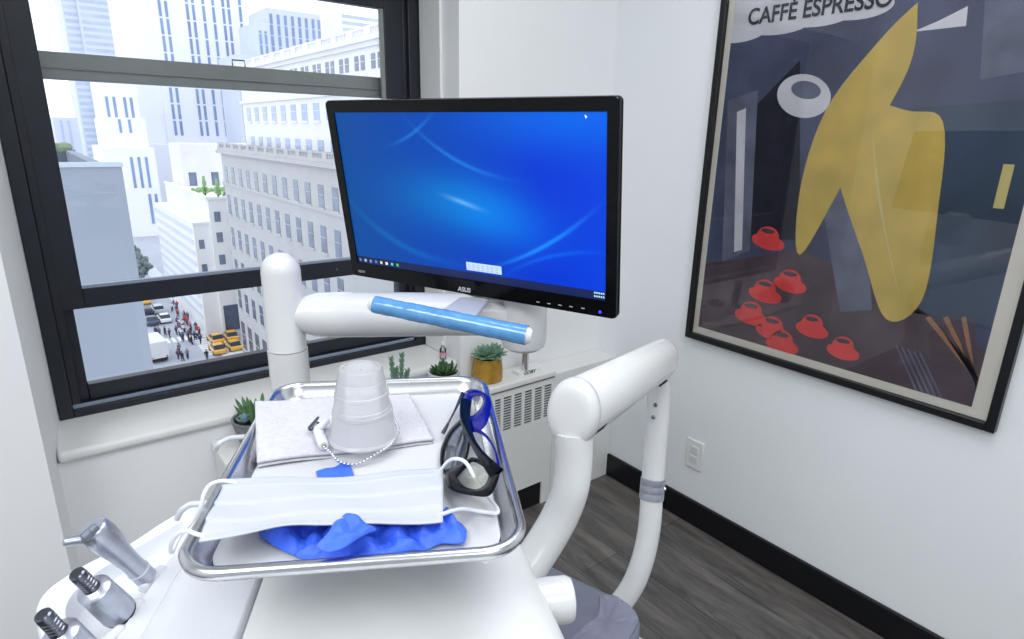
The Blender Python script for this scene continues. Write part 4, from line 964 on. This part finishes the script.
def dwin(x, y0, y1, z0, z1, m, sill=True):
    global cnt
    g = G(); ebb(g, x-0.06, x+0.3, y0, y1, z0, z1, 0)
    ebb(g, x-0.10, x, y0, y1, z0+(z1-z0)*0.55, z0+(z1-z0)*0.58, 1)
    if sill: ebb(g, x-0.22, x+0.1, y0-0.25, y1+0.25, z0-0.35, z0, 2)
    if cnt < 95: g.build('window', m, ds, smooth=False)
    else: rest.add(g.v, g.f); rest.m[-len(g.m):] = g.m
    cnt += 1
for z0, z1, rows in ((-10.75,-7.5,14), (-17.5,-13.5,14), (-24.6,-20.5,12)):
    for k in range(rows): yc = 142.6-5.33*k; dwin(34, yc-1.1, yc+1.1, z0, z1, [m_win, m_lime, m_lime])
for k in range(11): yc = 132.6-5.1*k; dwin(37, yc-1.35, yc+1.1, 1.55, 4.1, [m_winl, m_lime2, m_lime2])
for k in range(11): yc = 131.5-5.1*k; dwin(37, yc-1.2, yc+1.2, -3.2, -1.3, [m_winl, m_lime2, m_lime2], False)
for k in range(11):
    yc = 120.5-5.0*k
    for d_ in (-0.95, 0.95): dwin(37, yc+d_-0.6, yc+d_+0.6, 7.7, 9.5, [m_win, m_lime2, m_lime2], False)
for k in range(16): yc = 142.6-5.33*k; dwin(34, yc-1.1, yc+1.1, -31.7, -27.5, [m_wind, m_lime, m_lime])
for k in range(16): yc = 142.6-5.33*k; dwin(34, yc-1.1, yc+1.1, -38.6, -34.5, [m_wind, m_lime, m_lime])
for k in range(16): yc = 142.6-5.33*k; dwin(34, yc-1.4, yc+1.4, -48.6, -42, [m_wind, m_lime, m_lime])
tag(rest.build('window_rows', [m_wind, m_lime, m_lime], ds, smooth=False), kind='stuff')

# white corner building with terraces
wb = thing('corner_building', E(45, 190, ZG), 'white stepped corner building with roof terraces across the side street', 'building')
g = G(); ebb(g, 33.6, 60, 161, 216, ZG, -16.0); ebb(g, 30.0, 33.6, 162.5, 216, ZG, -21.9); g.build('wall', m_lime2, wb, smooth=False)
g = G(); ebb(g, 29.8, 33.8, 162.2, 163, -22.1, -21.6); ebb(g, 33.4, 60, 160.7, 161.4, -16.2, -15.6); ebb(g, 33.4, 34, 161, 216, -16.2, -15.6); g.build('parapet', m_lime2, wb, smooth=False)
g = G(); ebb(g, 36, 60, 200, 216, -16, -4.3); g.build('penthouse', m_lime2, wb, smooth=False)
for x, z in ((35.3,-26.5),(35.3,-21.5),(38.4,-26.5),(38.4,-21.5),(35.3,-32),(38.4,-32),(35.3,-37),(38.4,-37)):
    g = G(); ebb(g, x-0.7, x+0.7, 160.9, 161.3, z, z+2.4); g.build('window', m_win, wb, smooth=False)
for x in (31.4,):
    for z in (-28,-34): g = G(); ebb(g, x-0.6, x+0.6, 162.4, 162.8, z, z+2.2); g.build('window', m_win, wb, smooth=False)
for x in (38.5, 44.5): g = G(); ebb(g, x-1, x+1, 199.9, 200.3, -16, -12.2); g.build('terrace_door', m_win, wb, smooth=False)
g = G(); ebb(g, 34.2, 38.6, 160.8, 161.3, -49, -42.5); ebb(g, 39.4, 43.5, 160.8, 161.3, -49, -42.5); g.build('shop_window', m_wind, wb, smooth=False)
for i in range(9):
    z = -24.5-2.7*i; g = G(); ebb(g, 29.85, 30.2, 164, 215, z, z+1.2); g.build('window_band', mat('band_pale', (205,212,228), 0.6), wb, smooth=False)
# terrace shrubs
m_shrub = mat('terrace_green', (140, 176, 120), 0.9, var=0.3, scale=2)
for x, y, h, lab in ((35.1,170,4.2,'conical green shrub at the left of roof terrace'), (37.0,165.5,3.8,'tall conical green shrub at the middle of roof terrace'), (38.7,164.5,3.6,'yellow green conical shrub at right end of terrace')):
    t = thing('terrace_shrub', E(x,y,-16), lab, 'shrub', 'shrubs on the roof terrace'); g = G()
    for k in range(70):
        f = random.random(); a = random.random()*2*PI; r = 0.8*(1-f)*math.sqrt(random.random()); g.ball(E(x+r*math.cos(a), y+r*math.sin(a), -15.6+h*f), K*0.3, 5, 4)
    g.build('foliage', m_shrub, t); G().lathe([(K*0.2,0),(K*0.15,K*1.0)], 8, E(x,y,-16)).build('stem', m_soil, t)
g = G()
for k in range(60): g.ball(E(35+9*random.random(), 178+8*random.random(), -15.7), K*0.5, 5, 4)
tag(g.build('terrace_planting', m_shrub), 'low green planting along the roof terrace edge', 'planting', kind='stuff')

# towers
def tower(name, Y, boxes, strips, label, m, ms, horiz=None, base=ZG, q=1.0):
    Y *= q; boxes = [tuple(v*q for v in b) for b in boxes]; strips = [tuple(v*q for v in b) for b in strips]; horiz = [tuple(v*q for v in b) for b in horiz] if horiz else None
    xm = sum((b[0]+b[1])/2 for b in boxes)/len(boxes)
    t = thing(name, E(xm, Y+10, base), label, 'building'); g = G()
    for x0, x1, zt, dp, dy in boxes: ebb(g, x0, x1, Y+dy, Y+dy+dp, base, zt)
    g.build('wall', m, t, smooth=False)
    for x, w, z0, z1, step, dy in strips:
        g = G(); z = z0
        while z < z1: ebb(g, x-w/2, x+w/2, Y+dy-0.25, Y+dy+0.3, z, min(z+step*0.9, z1)); z += step
        g.build('window_strip', ms, t, smooth=False)
    if horiz:
        for x0, x1, z0, z1, step, dy in horiz:
            g = G(); z = z0
            while z < z1: ebb(g, x0, x1, Y+dy-0.2, Y+dy+0.3, z, z+step*0.5); z += step
            g.build('window_rows', ms, t, smooth=False)
    return t
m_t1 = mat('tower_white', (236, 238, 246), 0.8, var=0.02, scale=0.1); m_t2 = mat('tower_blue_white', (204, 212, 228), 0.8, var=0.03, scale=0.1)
m_st = mat('strip_haze_blue', (128, 150, 190), 0.4, var=0.15, scale=0.15); m_st2 = mat('strip_haze_pale', (180, 194, 218), 0.4, var=0.1, scale=0.15)  # far window blues carry the distance haze in their colour
tower('office_tower', 300, [(40.6,50,90,40,0),(50,86,90,40,-1.0),(46,60,-8,12,-12),(40,90,-6.5,20,-14)],
      [(x,1.0,-3,88,6.5,-1.0) for x in (53.3,55.6,63.3,65.6,69.5,73.3,77.2,79.4)] + [(x,1.0,5,88,6.5,-1.0) for x in (84,)] , 'tall white office tower with blue vertical window strips in the centre', m_t1, m_st, q=1.3)
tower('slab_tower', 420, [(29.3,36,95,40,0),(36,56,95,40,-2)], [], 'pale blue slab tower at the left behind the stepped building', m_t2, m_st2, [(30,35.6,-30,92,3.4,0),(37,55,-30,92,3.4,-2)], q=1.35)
tower('stepped_building', 260, [(23,38.6,-7.0,40,0),(25,37.5,3.0,34,3),(25.6,36.5,16,30,6)],
      [(x,0.85,-21,-9.2,12,0) for x in (31.0,33.3,35.6)] + [(x,0.8,-2,2.5,6,3) for x in (29.5,32.5)] + [(x,0.85,3.2,10,8,6) for x in (27,29.2,32.4,34.4)] + [(x,0.9,-34,-22.5,12,0) for x in (35,37)], 'white stepped building with dark slot windows left of the office tower', m_t1, m_st, q=1.3)
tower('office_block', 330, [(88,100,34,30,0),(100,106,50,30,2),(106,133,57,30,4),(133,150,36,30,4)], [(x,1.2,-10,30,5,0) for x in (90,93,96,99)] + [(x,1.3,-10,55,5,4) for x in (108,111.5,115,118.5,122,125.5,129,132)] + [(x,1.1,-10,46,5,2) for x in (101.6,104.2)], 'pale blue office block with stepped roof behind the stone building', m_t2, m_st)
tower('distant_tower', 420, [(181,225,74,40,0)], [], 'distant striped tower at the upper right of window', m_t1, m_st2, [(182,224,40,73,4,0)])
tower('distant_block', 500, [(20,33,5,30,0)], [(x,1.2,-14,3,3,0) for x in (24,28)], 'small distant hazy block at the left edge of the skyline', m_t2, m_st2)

# trees on the avenue
m_tree = mat('grey_tree_leaves', (118, 128, 130), 0.9, var=0.3, scale=1.5)
for i, (x, y) in enumerate(((24,226),(22.5,239),(24,252),(22.5,265),(24,278))):
    t = thing('street_tree', E(x,y,ZG), 'grey green street tree lining the far avenue', 'tree', 'street trees lining the far avenue'); g = G()
    for k in range(120):
        f = V((random.gauss(0,1),random.gauss(0,1),random.gauss(0,0.8))); f = f.normalized()*random.random()**0.4
        g.ball(E(x+f.x*4.2, y+f.y*4.2, ZG+7.2+f.z*3.6), K*0.75, 5, 4)
    g.build('crown', m_tree, t); G().lathe([(K*0.5,0),(K*0.35,K*6)], 8, E(x,y,ZG)).build('trunk', m_soil, t)

# cars, taxis and a truck (real size)
m_tyre = mat('tyre', (30,30,34), 0.8); m_cglass = mat('car_glass', (50,60,78), 0.15)
def car(loc, rz, col, label, group=None, suv=False):
    t = thing('car', loc, label, 'car', group, rot=rz); cm = mat('car_paint', col, 0.25, var=0.02, coat=0.5); h = 0.12 if suv else 0
    prof_ = [(-2.3,0.35),(-2.3,0.85+h),(-1.9,0.95+h),(1.0,0.95+h),(2.1,0.82+h),(2.3,0.6),(2.3,0.35)]
    G().loft([[(-0.9,a,b) for a,b in prof_],[(0.9,a,b) for a,b in prof_]]).build('body', cm, t, local=True, bevel=0.06)
    top = [(-1.9 if not suv else -2.15,0.94+h),(-1.35 if not suv else -1.95,1.5+h),(0.2,1.5+h),(0.95,0.94+h)]
    G().loft([[(-0.78,a,b) for a,b in top],[(0.78,a,b) for a,b in top]]).build('cabin', m_cglass, t, local=True, bevel=0.05)
    G().bb(-0.7,0.7,-1.25 if not suv else -1.85,0.15,1.48+h,1.54+h).build('roof', cm, t, local=True, bevel=0.03)
    for sx in (-1,1):
        for y in (-1.4,1.4): G().lathe([(0.18,-0.1),(0.34,-0.1),(0.34,0.1),(0.18,0.1)], 16, (sx*0.82,y,0.34), (1,0,0)).build('wheel', m_tyre, t, local=True)
    return t
def g_at(px, py): p = wz((px,py), CAM.z+K*ZG); return V((p.x,p.y,p.z+0.0))
car(g_at(147,315), 0, (34,42,60), 'dark sport utility car first in the left lane beyond the crosswalk', suv=True)
car(g_at(151.5,323.5), 0, (60,74,104), 'dark blue car stopped nearest the crosswalk in left lane')
car(g_at(158,312), 0, (196,204,218), 'silver car in the middle lane of the avenue', suv=True)
car(g_at(164.5,321), 0, (236,238,242), 'white car stopped nearest the crosswalk in middle lane')
tx = car(g_at(144.5,303), 0, (236,178,60), 'yellow taxi farthest away in the left lane')
for (x, y, rz, lab) in ((30.6,156.4,0.05,'yellow taxi at the left back of the side street cluster'), (34.2,156.8,-0.04,'yellow taxi at the right back of side street cluster'), (32.8,149.0,0.03,'yellow taxi at the right front of side street cluster'), (29.2,148.6,0.0,'yellow taxi nearest the window at left front of cluster')):
    c = copy_tree(tx); c.location = E(x, y, ZG); c.rotation_euler = (0,0,rz); c['label'] = lab
tl = g_at(155,357)
tr = thing('box_truck', tl, 'white box truck crossing near the bottom of the window', 'truck', rot=0.08)
G().bb(-1.3,1.3,-3.4,2.2,0.75,3.3).build('cargo_box', m_lime2, tr, local=True, bevel=0.05)
G().bb(-1.15,1.15,2.3,4.1,0.6,2.3).build('cab', m_lime2, tr, local=True, bevel=0.15)
G().bb(-1.1,1.1,-3.3,4.0,0.45,0.75).build('chassis', m_tyre, tr, local=True)
for sx in (-1,1):
    for y in (-2.2,3.2): G().lathe([(0.25,-0.14),(0.46,-0.14),(0.46,0.14),(0.25,0.14)], 16, (sx*1.0,y,0.46), (1,0,0)).build('wheel', m_tyre, tr, local=True)
    G().bb(sx*1.0-0.12, sx*1.0+0.12, -3.45, -3.4, 0.85, 1.05).build('tail_light', mat('tail_red', (200,50,60), 0.4), tr, local=True)

# pedestrians: one continuous body each, clothes by height
def pedestrian_mesh(col, legs):
    g = G(); n = 10
    def ring(z, rx, ry, x=0, y=0): return [(x+rx*math.cos(2*PI*k/n), y+ry*math.sin(2*PI*k/n), z) for k in range(n)]
    me = bpy.data.meshes.new('person'); bm = bmesh.new()
    vs = {}
    J = [('pelvis',(0,0,0.95),0.15),('chest',(0,0,1.28),0.17),('neck',(0,0,1.47),0.07),('head',(0,0.01,1.58),0.10),('crown',(0,0.01,1.68),0.085),
         ('kl',(0.10,0.10,0.52),0.08),('al',(0.10,0.02,0.08),0.055),('kr',(-0.10,-0.02,0.52),0.08),('ar',(-0.10,-0.20,0.10),0.055),('tl',(0.10,0.16,0.04),0.04),('tr',(-0.10,-0.10,0.04),0.04),
         ('el',(0.27,-0.06,1.10),0.05),('hl',(0.26,0.08,0.86),0.04),('er',(-0.27,0.04,1.10),0.05),('hr',(-0.26,-0.04,0.84),0.04),('sl',(0.19,0,1.38),0.07),('sr',(-0.19,0,1.38),0.07)]
    for nme, p, r in J: vs[nme] = bm.verts.new(p)
    for a, b in (('pelvis','chest'),('chest','neck'),('neck','head'),('head','crown'),('pelvis','kl'),('kl','al'),('al','tl'),('pelvis','kr'),('kr','ar'),('ar','tr'),('chest','sl'),('sl','el'),('el','hl'),('chest','sr'),('sr','er'),('er','hr')): bm.edges.new((vs[a],vs[b]))
    bm.to_mesh(me); bm.free()
    o = bpy.data.objects.new('person', me); COL.objects.link(o); md = o.modifiers.new('skin','SKIN')
    for i, (nme, p, r) in enumerate(J): me.skin_vertices[0].data[i].radius = (r, r*0.8); me.skin_vertices[0].data[i].use_root = (i == 0)
    dg = bpy.context.evaluated_depsgraph_get(); m2 = bpy.data.meshes.new_from_object(o.evaluated_get(dg)); bpy.data.objects.remove(o)
    for m in (col, legs, MATS['skin'], MATS['hair']): m2.materials.append(m)
    for p in m2.polygons: z = p.center.z; p.material_index = 1 if z < 0.95 else (0 if z < 1.45 else (2 if z < 1.62 else 3)); p.use_smooth = True
    return m2
mat('skin', (206,160,134), 0.6); mat('hair', (60,46,40), 0.7)
jeans = mat('jeans_navy', (52,62,92), 0.8); khaki = mat('dark_trousers', (58,56,64), 0.8)
kinds = [('red', (196,60,70), jeans), ('dark blue', (60,74,124), khaki), ('black', (44,44,54), khaki), ('white', (224,226,232), jeans), ('purple', (110,84,130), khaki), ('grey', (128,134,148), jeans)]
pm = [(n, pedestrian_mesh(mat('clothes_'+n.replace(' ','_'), c, 0.8), l)) for n, c, l in kinds]
spots = []
rp = random.Random(11)
for k in range(170): spots.append((rp.gauss(202,14), rp.gauss(329,8)))
for k in range(18): spots.append((rp.uniform(150,200), rp.uniform(333,339)))
for k in range(14): spots.append((rp.uniform(170,190), rp.uniform(300,322)))
for k in range(14): spots.append((rp.uniform(165,222), rp.uniform(352,362)))
cars_at = [(o.location-CAM)/K for o in COL.objects if o.parent is None and o.get('category') in ('car','truck')]
used = []
for i, (px, py) in enumerate(spots):
    q = (g_at(px, py)-CAM)/K
    if q.x > 29 and q.y > 160.5 or q.x > 33 and q.y < 148: continue
    if any(abs(q.x-c.x) < 2.6 and abs(q.y-c.y) < (4.6 if k < len(cars_at)-1 else 7.5) for k, c in enumerate(cars_at)): continue
    if any((q-u).length < 1.15 for u in used): continue
    used.append(q)
    n, me_ = pm[rp.choice((0,1,1,2,2,3,4,4,5,0))]
    o = bpy.data.objects.new('person', me_); COL.objects.link(o); o.location = g_at(px, py); o.rotation_euler = (0,0,rp.random()*6.28)
    lab = 'person in %s top walking at the crossing far below' % n
    tag(o, lab, 'person', 'pedestrians in %s tops at the street crossing' % n)
